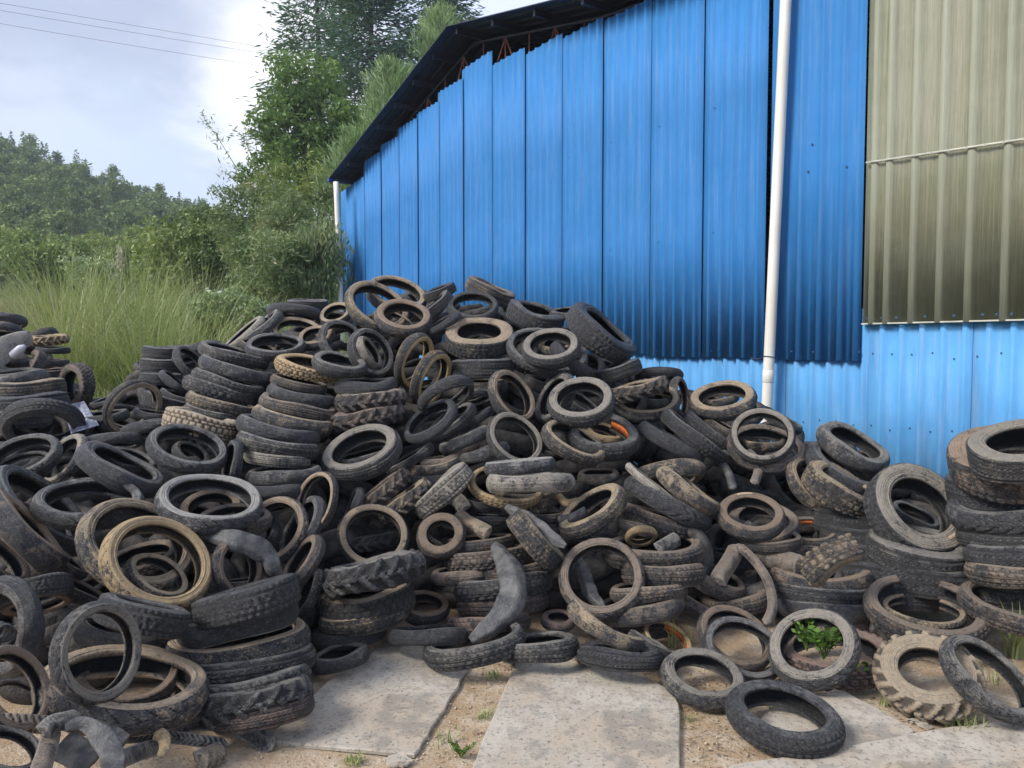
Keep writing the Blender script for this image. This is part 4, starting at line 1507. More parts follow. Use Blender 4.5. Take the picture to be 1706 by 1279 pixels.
# ------------------------------------------------------------------ every tyre the photograph shows, one line each:
# centre px, centre py, outer radius px, openness 0..1, image angle of the axle, kind, dust, depth offset (m) or 'g' = on the ground, label, (sweep deg, angle) if cut
TY = [
# front, on the ground
(1305, 1196, 95, .50, 76, 'sb', 'K', 'g', "black scooter tyre lying flat on the dirt, nearest at the front right"),
(1171, 1130, 70, .60, 78, 'ss', 'g', 'g', "grey rimmed scooter tyre lying on the board corner with dry leaves in its hole"),
(1238, 1082, 67, .74, 62, 'mr', 'k', -.02, "dark narrow tyre leaning on a brown one behind the leaf filled tyre"),
(1224, 1063, 63, .76, 58, 'ml', 'b', .10, "brownish tyre directly behind the dark leaning one, rim to rim"),
(1355, 1080, 76, .82, 108, 'ss', 'g', -.02, "pale sidewalled tyre standing tilted with green weeds in its hole"),
(1392, 1092, 88, .45, 82, 'kn', 'R', .22, "reddish brown knobbly tyre lying behind the tyre with weeds"),
(1545, 1125, 82, .74, 80, 'am', 'M', 'g', "mud coated tractor tyre with worn lugs lying at the front right"),
(1645, 1130, 83, .48, 40, 'ms', 'G', -.10, "grey motorcycle tyre leaning on the mud coated tractor tyre at the right edge"),
(1541, 1018, 97, .52, 76, 'mb', 'B', -.02, "brown split tyre with an open cut, curled round a smaller tan tyre", (312, -82)),
(1538, 1020, 64, .36, 80, 'nb', 'T', -.06, "small tan tyre coiled inside the brown split tyre", (300, 270)),
(1032, 1093, 72, .13, 86, 'sr', 'K', 'g', "dark tyre lying flat at the foot of the heap behind the large board"),
(897, 1078, 71, .16, 94, 'sb', 'G', 'g', "dusty ribbed tyre lying flat at the heap foot between the two boards"),
(790, 1074, 90, .24, 101, 'mb', 'G', 'g', "wide grey tyre on the ground under the hanging rubber strip"),
(715, 1058, 68, .07, 92, 'ml', 'K', .03, "thin dark tyre edge lying low left of the hanging strip"),
(566, 1096, 53, .24, 104, 'sl', 'G', 'g', "grey cut tyre lying lowest under the centre left pair of tan tyres"),
# front left stack
(412, 1002, 88, .06, 107, 'cb', 'K', -.05, "wide black block tread tyre on top of the tall front left stack"),
(398, 1036, 102, .10, 104, 'ml', 'g', .0, "smooth grey banded tyre second in the front left stack"),
(397, 1072, 120, .24, 99, 'ms', 't', -.02, "large tan topped tyre third in the front left stack, gaping at its left"),
(402, 1106, 120, .17, 98, 'mr', 'G', .0, "plain dark tyre fourth in the front left stack"),
(405, 1140, 116, .15, 99, 'mb', 'G', .02, "patterned tyre fifth in the front left stack, above the chevron one"),
(424, 1166, 92, .10, 101, 'am', 'G', 3.45, "chevron lugged tyre near the bottom of the front left stack"),
(440, 1186, 82, .16, 102, 'mr', 'R', 3.5, "thin brown tyre lowest in the front left stack, on the board"),
(515, 990, 42, .22, 160, 'kn', 'G', .08, "upright knobbly grey tyre wedged right of the front left stack"),
(622, 893, 60, .92, 85, 'mb', 't', -.04, "tan round tyre facing straight out with black lugs inside its hole"),
(626, 900, 48, .10, 100, 'ag', 'K', .26, "black lugged tractor tyre seen through the tan round tyre"),
(624, 954, 85, .07, 103, 'ag', 'G', -.12, "large lugged tractor tyre lying across below the round tan tyre"),
(613, 1000, 77, .28, 102, 'ck', 't', -.02, "tan topped tyre directly under the lugged tractor tyre"),
(609, 1022, 77, .28, 103, 'mb', 'T', .02, "tan dusted tyre second under the lugged tractor tyre"),
(583, 1052, 65, .28, 101, 'ml', 'K', .06, "black tyre third under the lugged tractor tyre, partly open at left"),
(706, 1012, 46, .52, 85, 'sb', 'b', .02, "open dark tyre with tan lip between the centre pair and the rubber strip"),
# bottom left
(163, 1086, 83, .78, 12, 'ms', 'g', 2.84, "grey motorcycle tyre with curved grooves propped inside the big tan tyre, front left"),
(207, 1146, 138, .40, 88, 'ms', 't', 3.10, "largest tan dusted motorcycle tyre lying at the front left with tyres inside it"),
(216, 1128, 82, .58, 95, 'mr', 'b', 3.22, "brown lipped tyre lying inside the largest tan tyre"),
(238, 1026, 78, .10, 78, 'cb', 'k', -.02, "short dark knobbly tyre lying behind the grey grooved tyre, under the bright tan ring"),
(215, 1058, 82, .20, 84, 'ml', 'K', .12, "smooth black tyre in shadow behind the grey grooved tyre"),
(12, 1042, 82, .50, 195, 'sl', 'k', .02, "broad smooth dark tyre standing at the left edge with curved scratches"),
(18, 1150, 80, .62, 35, 'ms', 'b', -.03, "brown motorcycle tyre cut by the left edge low down, pale piece in its hole"),
(30, 1168, 46, .60, 60, 'nl', 'R', .02, "thin reddish inner tyre within the brown tyre at the lower left edge"),
(8, 1252, 62, .55, 70, 'mb', 'G', -.05, "grey tyre in the bottom left corner"),
# left group
(263, 939, 94, .78, 58, 'ms', 'Y', -.12, "bright yellow tan tyre leaning large at front left of the heap"),
(228, 908, 98, .72, 58, 'ms', 'T', .08, "tan brown tyre right behind the bright yellow tan one"),
(262, 962, 56, .50, 60, 'mb', 'T', .16, "tan tyre seen through the bright yellow tan tyre"),
(236, 935, 62, .35, 110, 'kn', 'B', .22, "brown knobbly tyre deep inside the two leaning tan tyres"),
(350, 838, 84, .50, 86, 'ms', 'p', -.12, "pale grey rimmed motorcycle tyre with curved grooves, lying above the bright tan tyre"),
(392, 866, 63, .30, 92, 'mb', 'B', .02, "brown tyre peeping out beneath the pale grey rimmed tyre"),
(388, 890, 55, .20, 92, 'mr', 'G', .08, "dark tyre edge below the brown one under the pale grey rimmed tyre"),
(352, 850, 52, .60, 100, 'ss', 'b', .14, "tan ringed tyre showing in the hole of the pale grey rimmed tyre"),
(149, 838, 82, .42, 92, 'ms', 'k', -.14, "dark motorcycle tyre lying level left of the pale grey rimmed tyre"),
(66, 850, 97, .34, 48, 'ms', 'k', -.02, "long dark grey tyre leaning under the level dark tyre at the left"),
(38, 885, 96, .10, 44, 'sl', 'b', .02, "slanted black tyre with a band of tan dirt along its tread, left edge"),
(-12, 930, 70, .30, 50, 'mb', 'B', .10, "brown tyre cut by the left edge below the slanted black one"),
(38, 764, 62, .50, 118, 'mb', 'G', -.05, "grey patterned tyre leaning at the left edge above the slanted tyres"),
(32, 786, 52, .50, 118, 'nl', 'k', .06, "narrow tyre inside the grey patterned one at the left edge"),
(108, 766, 50, .38, 150, 'mb', 'P', .02, "tyre with pale speckled tread facing left beside the grey patterned tyre"),
(186, 737, 50, .16, -84, 'ml', 'k', .04, "smooth grey tyre arching behind the slick slanted tyre"),
(201, 783, 74, .26, 62, 'sl', 'k', -.08, "slick dark grey tyre slanting down right with a narrow opening"),
(212, 768, 46, .35, 75, 'kn', 'G', .06, "small knobbly grey tyre behind the slick slanted tyre"),
(313, 748, 67, .52, 76, 'ms', 'k', -.10, "dark worn motorcycle tyre facing up, above the pale grey rimmed tyre"),
(318, 758, 34, .45, 60, 'ss', 'G', .12, "small tyre lying in the hole of the dark worn tyre"),
(387, 772, 42, .22, 172, 'mb', 'k', .03, "tyre standing on edge touching the right of the dark worn tyre"),
(252, 716, 48, .16, -82, 'sl', 'k', .02, "smooth dark tyre arching above the dark worn tyre"),
(222, 678, 52, .76, -40, 'mr', 't', -.04, "tan sidewalled car sized tyre standing open, left end of the heap"),
(72, 708, 62, .62, -95, 'sb', 'K', -.05, "black tyre with orange rust inside its arch, at the left"),
(127, 643, 39, .50, 178, 'ck', 'B', .02, "brown knobbly tyre standing on edge at the right side of the far left stack"),
(45, 650, 60, .05, 95, 'cr', 'T', -.10, "tan dusty wide tyre seen edge on in the far left stack"),
(45, 674, 62, .05, 96, 'cr', 'K', -.08, "black wide tyre seen edge on below the tan one in the far left stack"),
(30, 697, 52, .05, 95, 'cr', 'G', .0, "dark tyre lowest visible in the far left stack"),
(20, 630, 56, .08, 95, 'sl', 'G', -.05, "grey flattened tyre above the tan one in the far left stack"),
(92, 622, 26, .10, 92, 'ck', 'B', .02, "short brown tread end on the right of the far left stack"),
(83, 604, 30, .06, 92, 'mr', 'B', .05, "brown tyre edge below the small black one in the far left stack"),
(88, 583, 26, .08, 90, 'kn', 'k', .06, "small black knobbly tyre end under the tan chevron tyre"),
(80, 566, 30, .08, 94, 'am', 'Y', .08, "tan chevron lugged tyre near the top of the far left stack"),
(2, 534, 38, .22, -95, 'ml', 'k', .10, "black domed tyre on top of the far left stack at the left edge"),
(-4, 550, 38, .25, -95, 'ml', 'G', .12, "second dark tyre under the domed one on the far left stack"),
(53, 610, 30, .30, 150, 'ck', 'B', -.02, "curled brown block tread piece in the far left stack", (200, 20)),
(105, 655, 30, .08, 92, 'mr', 'G', .15, "grey tyre behind the brown knobbly one standing in the far left stack"),
(180, 668, 30, .10, 110, 'ml', 'k', .15, "dark tyre edge left of the tan sidewalled car sized tyre"),
(172, 695, 40, .12, 100, 'ml', 'k', .06, "smooth dark tyre lying below the streaked plastic film"),
(150, 735, 45, .12, 92, 'mr', 'k', .12, "dark tyre edge behind the arching smooth grey tyre"),
# stack at the left end of the ridge
(276, 588, 37, .05, 88, 'cr', 'k', .10, "ribbed car tyre topmost of the small stack at the left end of the ridge"),
(273, 608, 38, .05, 89, 'cr', 'G', .10, "ribbed car tyre second in the small stack at the left end of the ridge"),
(268, 631, 34, .05, 88, 'cr', 'k', .10, "ribbed car tyre third in the small stack at the left end of the ridge"),
(300, 583, 32, .10, 95, 'mr', 'k', .22, "dark tyre edge behind the small ridge stack"),
(330, 588, 42, .22, -70, 'ml', 'k', .06, "smooth dark tyre arching at the top of the leaning left stack"),
(318, 606, 36, .45, 40, 'ms', 'G', -.05, "grey twisted tyre with a dark hole left of the leaning stack"),
(294, 640, 34, .12, 50, 'ml', 'k', .0, "smooth dark tyre end hanging between the ridge stack and the leaning stack"),
(390, 592, 60, .10, 76, 'mb', 'G', -.05, "topmost tyre of the leaning left stack, ragged at its right"),
(394, 616, 62, .10, 74, 'ml', 'G', -.03, "second tyre of the leaning left stack, smooth and grey"),
(380, 638, 60, .10, 72, 'mb', 'G', -.01, "third tyre of the leaning left stack"),
(368, 652, 62, .08, 72, 'kn', 'G', .02, "fourth tyre of the leaning left stack, with a jagged left end"),
(369, 675, 58, .08, 75, 'mb', 'T', -.02, "fifth tyre of the leaning left stack, with a tan patch at its right"),
(358, 692, 52, .07, 76, 'mr', 'G', .05, "thin tyre edge just above the tan knobbly tyre"),
(336, 707, 62, .07, 76, 'ck', 'M', -.10, "pale tan knobbly tyre at the foot of the leaning left stack"),
(280, 672, 42, .10, 74, 'ck', 'k', .04, "knobbly grey tyre lying left of the tan patched tyre"),
(260, 692, 36, .10, 80, 'mr', 'k', .06, "dark tyre edge under the knobbly grey one, right of the tan sidewalled tyre"),
(300, 662, 34, .12, 72, 'mr', 'k', .08, "dark tyre end above the knobbly grey one"),
# middle stack
(498, 640, 48, .12, 78, 'mr', 'B', .02, "topmost tyre of the middle stack, scuffed brown"),
(503, 660, 58, .11, 78, 'ml', 'k', .0, "second tyre of the middle stack, narrow and dark"),
(497, 679, 66, .11, 78, 'mr', 'B', -.02, "third tyre of the middle stack, smooth brown shoulder"),
(488, 700, 67, .11, 77, 'ml', 'T', -.03, "fourth tyre of the middle stack, tan at its right end"),
(464, 717, 70, .11, 76, 'ml', 'k', -.06, "fifth tyre of the middle stack, dark with a pale spot"),
(463, 741, 70, .10, 79, 'mb', 'G', -.06, "sixth tyre of the middle stack, patterned grey"),
(462, 763, 56, .10, 84, 'mr', 'P', -.02, "seventh tyre of the middle stack, pale dusty"),
(474, 791, 62, .10, 94, 'ml', 'G', .0, "eighth tyre of the middle stack, wide and plain"),
(462, 815, 58, .10, 92, 'ml', 'K', .06, "lowest dark tyre of the middle stack, behind the thin tan hoop"),
(618, 666, 58, .07, 96, 'am', 'B', -.10, "brown lugged tyre lying flat, upper of two in the upper middle"),
(612, 694, 59, .10, 101, 'am', 'R', -.05, "dark brown lugged tyre lying flat, lower of two in the upper middle"),
(610, 644, 54, .10, 93, 'sl', 'K', -.02, "smooth black tyre directly above the two brown lugged tyres"),
(603, 754, 71, .52, 114, 'sr', 'g', -.14, "large grey tan tyre facing up in the middle of the heap"),
(606, 762, 44, .15, 105, 'ml', 'G', .10, "smooth grey tyre seen inside the large grey tan tyre"),
(684, 766, 44, .08, 122, 'mb', 'G', .04, "speckled tread edge slanting below the black oval tyre"),
(527, 836, 54, .58, 165, 'nb', 't', -.08, "thin tan hoop with a knobbly black tread standing upright"),
(458, 884, 60, .80, 140, 'ms', 't', -.02, "broad tan sidewalled tyre standing right of the pale grey rimmed tyre"),
(505, 880, 58, .34, 155, 'ml', 'k', .06, "dark tyre leaning against the right of the broad tan sidewalled tyre"),
(505, 937, 50, .30, 150, 'sl', 'b', .02, "dark brown tyre standing below the broad tan sidewalled tyre"),
(440, 905, 40, .25, 150, 'kn', 'K', .20, "knobbly black tyre seen through the broad tan sidewalled tyre"),
(395, 945, 54, .62, 15, 'ms', 'b', .0, "brown lipped tyre standing open under the folded grey rubber flap"),
(408, 972, 40, .10, 95, 'mb', 'G', .16, "grey tyre lying inside the brown lipped one"),
(57, 985, 60, .16, -78, 'cb', 'k', .0, "block treaded black tyre arching at the left, below the slanted tyres"),
(62, 1000, 54, .30, -78, 'kn', 'b', .06, "tan bristly underside below the block treaded arch"),
(128, 985, 60, .14, 62, 'mb', 'B', .08, "brown tyre in shadow left of the bright tan tyre"),
(105, 935, 45, .12, 55, 'mb', 'B', .10, "brown tyre slanting under the long dark grey tyre"),
(590, 842, 34, .12, 160, 'sl', 'k', .06, "dark curved tyre between the tan hoop and the lugged pieces"),
(640, 818, 50, .08, 128, 'ag', 'B', .02, "brown lugged tractor tyre slanting above the round tan tyre"),
(676, 834, 50, .08, 126, 'ag', 'T', -.04, "second lugged tractor tyre, tan faced, slanting beside the brown one"),
(738, 818, 60, .05, 132, 'cb', 'P', -.06, "pale speckled tread slanting steeply in the heap centre"),
(735, 892, 43, .88, 105, 'tk', 'b', -.10, "small thick brown tyre facing out right of the round tan tyre"),
(735, 905, 26, .10, 60, 'nb', 'K', .10, "dark tread seen through the small thick tyre"),
(722, 776, 50, .16, 100, 'ml', 'T', .05, "tan lipped tyre lying in shadow above the pale speckled tread"),
(722, 796, 50, .12, 95, 'ml', 'K', .12, "black tyre in deep shadow under the tan lipped one"),
# upper heap
(491, 523, 45, .22, -96, 'ml', 'K', -.02, "smooth black tyre arching at the left of the ridge"),
(513, 509, 34, .07, 90, 'cr', 'k', .10, "ribbed tyre edge behind the smooth black arch on the ridge"),
(495, 556, 44, .55, 84, 'mb', 't', .0, "tan sidewalled tyre under the smooth black arch"),
(459, 578, 51, .34, 92, 'mb', 'k', -.12, "black tyre with a pale rim lying open at the upper left of the heap"),
(527, 562, 32, .50, 110, 'sl', 't', -.02, "small tan faced tyre between the pale rimmed one and the upright ring"),
(560, 524, 30, .55, 110, 'sb', 't', .02, "small tan tyre left of the large worn tan ring on the ridge"),
(430, 580, 34, .20, 70, 'mr', 'b', .08, "brown tyre half under the pale rimmed black tyre"),
(435, 548, 46, .12, 130, 'ml', 'G', .10, "grey tyre slanting up at the left of the ridge"),
(408, 558, 42, .12, 132, 'ml', 'P', .16, "pale grey tyre slanting up, leftmost on the ridge"),
(446, 540, 20, .15, 170, 'mr', 'k', .08, "small dark tyre standing on edge on the left ridge"),
(628, 512, 56, .66, 66, 'ms', 'T', -.05, "large worn tan tyre near the peak of the heap"),
(660, 492, 52, .50, 74, 'ms', 't', .08, "thin tan tyre at the very back of the peak, against the blue wall"),
(672, 530, 49, .58, 84, 'ss', 'b', -.14, "brown tyre lying on the large worn tan one at the peak"),
(655, 535, 36, .35, 70, 'nb', 'T', .08, "tan tyre seen within the brown peak tyre"),
(572, 572, 46, .72, 48, 'ms', 'G', -.04, "grey tyre leaning left of the black rimmed ring below the peak"),
(566, 608, 47, .30, 80, 'sb', 'G', -.02, "grey patterned tyre lying under the two leaning rings"),
(617, 588, 45, .72, 32, 'mb', 'G', -.16, "knobbly edged round tyre leaning in front below the peak"),
(615, 588, 32, .30, 30, 'sl', 'P', .06, "pale grey tyre curled inside the knobbly edged round tyre"),
(514, 612, 54, .24, 80, 'kn', 'Y', .06, "tan knobbly tyre lying above the middle stack"),
(690, 600, 49, .48, -24, 'ms', 'y', -.06, "leaning tyre with a tan inner wall, left of a pair"),
(718, 630, 52, .46, -24, 'mb', 'y', -.12, "leaning tyre with a tan inner wall, right of a pair"),
(743, 660, 53, .40, -62, 'ms', 'k', -.05, "dark tyre arching right of the pair of leaning tan walled tyres"),
(718, 702, 53, .38, 126, 'ml', 'K', -.15, "smooth black oval tyre slanting up right in the upper middle"),
(752, 704, 50, .24, 126, 'mb', 'G', .0, "grey tyre slanting behind the smooth black oval one"),
(788, 700, 40, .06, 118, 'mr', 'k', .02, "dark ribbed tyre edge slanting left of the two open grey rings"),
(786, 664, 36, .26, -78, 'mb', 'G', .06, "grey brown tyre arching behind the smooth black oval tyre"),
(806, 640, 36, .12, 92, 'ml', 'T', .12, "tan lipped tyre hidden behind the arching tyres"),
(775, 733, 46, .05, 114, 'sl', 'G', -.06, "creased grey rubber tyre slanting left of the lower grey ring"),
(805, 755, 46, .05, 104, 'sl', 'G', -.02, "blotchy grey tyre lying through the lower grey ring"),
(733, 487, 29, .10, 112, 'cr', 'K', .02, "black tyre end on the ridge right of the peak"),
(728, 510, 32, .12, 132, 'cr', 'k', -.02, "black tyre slanting below the black end right of the peak"),
(738, 540, 36, .08, 120, 'ml', 'K', .0, "black tyre in shadow left of the wide tan faced tyre"),
(788, 512, 45, .52, 90, 'ms', 'K', -.10, "jet black tyre lying open on the ridge beside the peak"),
(816, 487, 45, .10, 66, 'cr', 'B', .06, "brown tread slanting at the top of the ridge over the jet black tyre"),
(799, 564, 58, .44, 92, 'cb', 't', -.08, "wide tan faced car tyre lying under the jet black tyre"),
(804, 613, 54, .04, 92, 'cr', 'k', -.02, "wide dark tread band below the tan faced car tyre"),
(892, 527, 51, .22, 72, 'cb', 'k', .0, "car tyre lying tilted on the ridge right of the jet black tyre"),
(918, 580, 52, .58, 96, 'sb', 'g', -.18, "grey faced tyre lying on a larger rim in the upper right"),
(912, 586, 70, .50, 78, 'nb', 'k', .02, "large thin tyre curving round under the grey faced one"),
(930, 575, 34, .40, 100, 'sl', 'T', .10, "tan tyre deep inside the grey faced one"),
(1000, 556, 67, .20, 50, 'cb', 'K', -.10, "black car tyre leaning steeply on the upper right slope"),
(948, 522, 34, .18, 92, 'ms', 'k', .08, "dark tyre edge behind the steep black car tyre"),
(952, 600, 44, .08, 50, 'sl', 'K', .06, "black tyre in shadow under the steep car tyre"),
(1030, 618, 40, .10, 108, 'cr', 'k', -.02, "worn tread end below the steep black car tyre"),
(1098, 626, 40, .22, -88, 'mr', 'K', .06, "black tyre arching alone against the light blue wall"),
(1064, 649, 50, .08, 104, 'am', 'T', -.14, "wrinkled tan lugged tyre lying across the tan ring"),
(1078, 670, 56, .50, 92, 'ms', 't', -.02, "tan ring under the wrinkled lugged tyre"),
(1132, 662, 36, .32, 5, 'ms', 'B', .04, "brown tyre standing on edge right of the tan ring"),
(852, 661, 51, .58, 34, 'ms', 't', -.12, "leaning tyre with a tan lit sidewall, upper of two rings left of centre right"),
(968, 669, 59, .64, 96, 'sb', 'g', -.18, "dark tyre with a clean grey sidewall facing up"),
(926, 664, 48, .45, 150, 'kn', 'G', .02, "grey knobbly tyre behind the clean grey sidewalled one"),
(965, 672, 36, .30, 60, 'ml', 'G', .10, "grey tyre inside the clean grey sidewalled one"),
(857, 732, 51, .74, 50, 'mr', 'g', -.14, "thin grey ring below the tan lit one"),
(955, 737, 60, .38, 62, 'mb', 'T', .0, "tan knobbly tyre curving below the dark cut one"),
(1004, 726, 63, .52, 82, 'sb', 'k', -.10, "dark split tyre with an orange rusty band inside", (300, -68)),
(1003, 722, 36, .35, 70, 'sl', 'Y', .04, "frayed straw coloured tyre within the orange banded one"),
(1118, 738, 62, .04, 60, 'ml', 'K', -.14, "smooth black tyre seen edge on, slanting down right"),
(1158, 728, 66, .06, 52, 'mb', 'k', -.06, "ribbed black tyre edge slanting right of the smooth black one"),
(1188, 724, 58, .06, 52, 'mb', 'k', .02, "outer ribbed black tyre edge slanting beside the first ribbed one"),
(866, 777, 61, .04, 95, 'ml', 'p', -.22, "pale worn tyre seen edge on, upper of two grey bars"),
(884, 803, 75, .04, 91, 'ml', 'P', -.20, "grey worn tyre seen edge on, lower of two grey bars"),
(843, 810, 63, .48, 80, 'nb', 'Y', -.06, "tan thin tyre curving under the two grey bars"),
(870, 835, 56, .10, 92, 'cb', 'T', .04, "tan block tread under the thin tan tyre"),
(815, 842, 44, .08, 88, 'kn', 'K', .08, "black tread edge left of the tan block tread"),
(812, 866, 44, .08, 86, 'mb', 'k', .06, "dark tread edge under the black one at the heap centre"),
(905, 862, 46, .08, 92, 'mb', 'B', .12, "brown tyre edge under the tan block tread"),
(997, 793, 36, .22, 92, 'sl', 'B', .0, "small brown tyre below the tan knobbly curve"),
(1116, 790, 60, .20, -82, 'sl', 'T', -.08, "fat tan tyre arching in the right of centre"),
(1083, 806, 50, .04, 50, 'nl', 'P', -.16, "pale thin tyre slanting in front of the fat tan arch"),
(1145, 818, 62, .06, 52, 'sl', 'T', -.10, "tan cracked tyre slanting down right under the fat arch"),
(1112, 838, 78, .05, 62, 'ms', 'k', -.14, "dark ribbed tyre slanting in the right of centre, pale cross marks"),
(1100, 868, 70, .06, 72, 'mb', 'B', .02, "brown tyre edge under the dark ribbed one"),
(1080, 880, 50, .10, 78, 'ml', 'B', .06, "second brown tyre edge under the dark ribbed one"),
(988, 852, 66, .36, 124, 'sb', 'T', -.06, "curled tan brown tyre open to the upper left at the heap centre"),
(892, 900, 62, .06, 42, 'cb', 'T', -.16, "tan car tread slanting down right in front of the heap centre"),
(1002, 962, 72, .90, 95, 'ms', 'B', -.12, "brown ring facing out at the heap front with a crumpled lining"),
(1087, 918, 85, .22, 91, 'mb', 'B', -.02, "wide brown ridged tyre lying right of the brown ring with pieces on top"),
(1068, 893, 28, .50, -80, 'sl', 'Y', -.05, "small cream tyre piece arching out of the wide brown ridged tyre"),
(1105, 955, 72, .06, 90, 'sb', 'B', .06, "ragged tyre under the wide brown ridged one"),
(1080, 985, 66, .10, 94, 'mb', 'B', .04, "brown tyre third below the wide ridged one"),
(1066, 1012, 78, .20, 98, 'ml', 'B', -.02, "brown tyre lying under the brown ring at the heap front"),
(1050, 1046, 74, .12, 92, 'mb', 'G', .04, "grey brown tyre above the foot tyre behind the large board"),
(1010, 1040, 72, .22, 60, 'ml', 'T', -.06, "tan narrow tyre slanting down right at the heap foot", (150, 245)),
(930, 1034, 31, .48, 86, 'tk', 'R', .0, "small thick reddish tyre at the heap foot"),
(1085, 1082, 48, .05, 60, 'cr', 'G', -.14, "grey cut tread strip at the heap foot left of the leaf filled tyre"),
(1110, 1066, 46, .55, 60, 'ms', 'y', .06, "tyre with an orange tan inner wall behind grass blades"),
(1150, 1000, 62, .12, 55, 'ms', 'B', .04, "brown tyre slanting down right, left of the dark leaning tyre"),
(1180, 960, 66, .22, 62, 'ml', 'B', .02, "brown curled tyre with tube pieces inside, right of the ridged tyre"),
(1222, 1000, 60, .25, 96, 'sb', 'B', .12, "brown tyre in shadow behind the brownish leaning tyre"),
# centre column
(812, 928, 72, .08, 96, 'kn', 'B', .02, "brown knobbly tyre at the top of the centre column"),
(772, 958, 56, .10, 94, 'ml', 'B', .0, "smooth tan lipped tyre left in the centre column"),
(838, 975, 84, .06, 97, 'kn', 'G', .02, "long grey knobbly tyre across the centre column"),
(838, 1004, 80, .06, 94, 'mb', 'R', .06, "reddish tyre fourth in the centre column"),
(815, 1036, 72, .10, 94, 'mb', 'R', .04, "rust brown tyre near the bottom of the centre column"),
(850, 950, 76, .08, 94, 'mr', 'B', .10, "brown tyre behind the hanging strip in the centre column"),
(800, 905, 58, .10, 95, 'mr', 'B', .08, "dusty brown edge under the small thick tyre"),
# right of centre
(1204, 667, 55, .50, 97, 'ss', 't', -.12, "tan lipped tyre lying level on the ridge before the white pipe"),
(1196, 662, 36, .30, 96, 'ml', 'B', .12, "brown tyre behind the tan lipped one before the white pipe"),
(1270, 726, 53, .86, 85, 'mr', 'g', -.14, "thin brown grey ring below the tan lipped one, split at lower left"),
(1276, 748, 65, .55, 78, 'ml', 'B', .0, "larger brown tyre behind the thin brown grey ring"),
(1270, 734, 40, .30, 88, 'ms', 'T', .06, "tan tyre lying inside the thin brown grey ring"),
(1205, 715, 36, .12, 60, 'sl', 'B', .08, "brown tyre in the dark left of the thin ring"),
(1300, 700, 40, .10, 60, 'ml', 'k', .10, "dark tyre edge behind the thin ring on the right slope"),
(1420, 745, 62, .36, 58, 'sl', 'G', -.10, "grey tyre tilted on the right slope, uppermost of three"),
(1405, 782, 69, .34, 54, 'sl', 'k', -.06, "dark smooth tyre tilted on the right slope, second of three"),
(1402, 815, 66, .26, 58, 'ck', 'T', .0, "tan block treaded tyre tilted third on the right slope"),
(1358, 808, 56, .50, 40, 'ms', 'T', .04, "tan tyre standing open left of the block treaded one"),
(1525, 851, 83, .76, 42, 'cb', 'g', -.18, "grey car tyre leaning open at the right, label patch on its sidewall"),
(1524, 860, 40, .30, 60, 'ms', 'G', .10, "tyre seen through the grey leaning car tyre"),
(1532, 920, 84, .32, 78, 'cr', 'G', -.02, "grey car tyre lying directly under the leaning car tyre"),
(1535, 952, 86, .26, 80, 'cr', 'k', .02, "second car tyre lying under the leaning car tyre"),
(1420, 868, 64, .10, 84, 'cr', 'K', .06, "black car tyre edge in the dark stack left of the leaning car tyre"),
(1432, 895, 66, .10, 84, 'cr', 'K', .08, "second black car tyre edge in that dark stack"),
(1450, 925, 70, .10, 82, 'cr', 'K', .08, "third black car tyre edge in that dark stack"),
(1470, 958, 76, .10, 84, 'cr', 'K', .08, "fourth black car tyre edge in that dark stack"),
(1480, 990, 80, .10, 88, 'cr', 'K', .10, "lowest black car tyre edge behind the brown split tyre"),
(1251, 860, 58, .62, 84, 'ss', 'b', -.16, "brown scooter tyre facing up with a tan patch, right of centre"),
(1272, 873, 60, .58, 82, 'sb', 'B', -.04, "brown tyre tucked just behind the tan patched one"),
(1284, 900, 52, .28, 88, 'mr', 'B', .06, "brown tyre edge under the tan patched pair"),
(1350, 886, 46, .46, 88, 'mr', 'B', .0, "brown tyre with a rusty inside between the patched pair and the dark stack"),
(1398, 952, 80, .40, -62, 'ck', 'T', -.24, "fat tan cut piece of block tread standing on the brown tyre", (78, 122)),
(1363, 955, 86, .30, 84, 'ms', 'b', -.02, "brown tyre lying wide under the fat cut piece"),
(1368, 985, 84, .16, 85, 'mr', 'k', .04, "dark tyre second under the fat cut piece"),
(1375, 1012, 82, .14, 86, 'ml', 'k', .08, "dark tyre third under the fat cut piece, behind the weedy tyre"),
(1340, 915, 50, .12, 80, 'sl', 'B', .08, "brown tyre behind the cut tube end"),
(1225, 930, 50, .12, 80, 'mb', 'K', .12, "black tyre in shadow behind the curved strip"),
# right stack of big tyres
(1692, 766, 106, .44, 94, 'cb', 'b', -.04, "large truck tyre on top of the right stack with worn brown shoulder lugs"),
(1704, 752, 86, .44, 94, 'cr', 'g', -.13, "smaller grey car tyre nested on top of the large truck tyre"),
(1692, 812, 104, .20, 93, 'cr', 'K', .0, "black tyre second in the right stack"),
(1694, 850, 104, .22, 92, 'ms', 'k', .0, "dark tyre third in the right stack"),
(1700, 888, 96, .16, 92, 'mr', 'k', .03, "dark narrow tyre fourth in the right stack"),
(1708, 918, 94, .16, 92, 'sr', 'k', .04, "dark tyre fifth in the right stack"),
(1712, 950, 92, .16, 88, 'mb', 'B', .04, "scuffed tyre sixth in the right stack"),
(1712, 985, 92, .18, 86, 'mr', 'k', .05, "dark tyre seventh in the right stack"),
(1690, 1015, 88, .30, 70, 'mb', 'B', .06, "tyre slumped at the bottom of the right stack"),
]
KINDS['sr'] = (0.225, 0.675, 0.905, 0.200, 'rib')
KINDS['rub'] = KINDS['ml']
placed = []
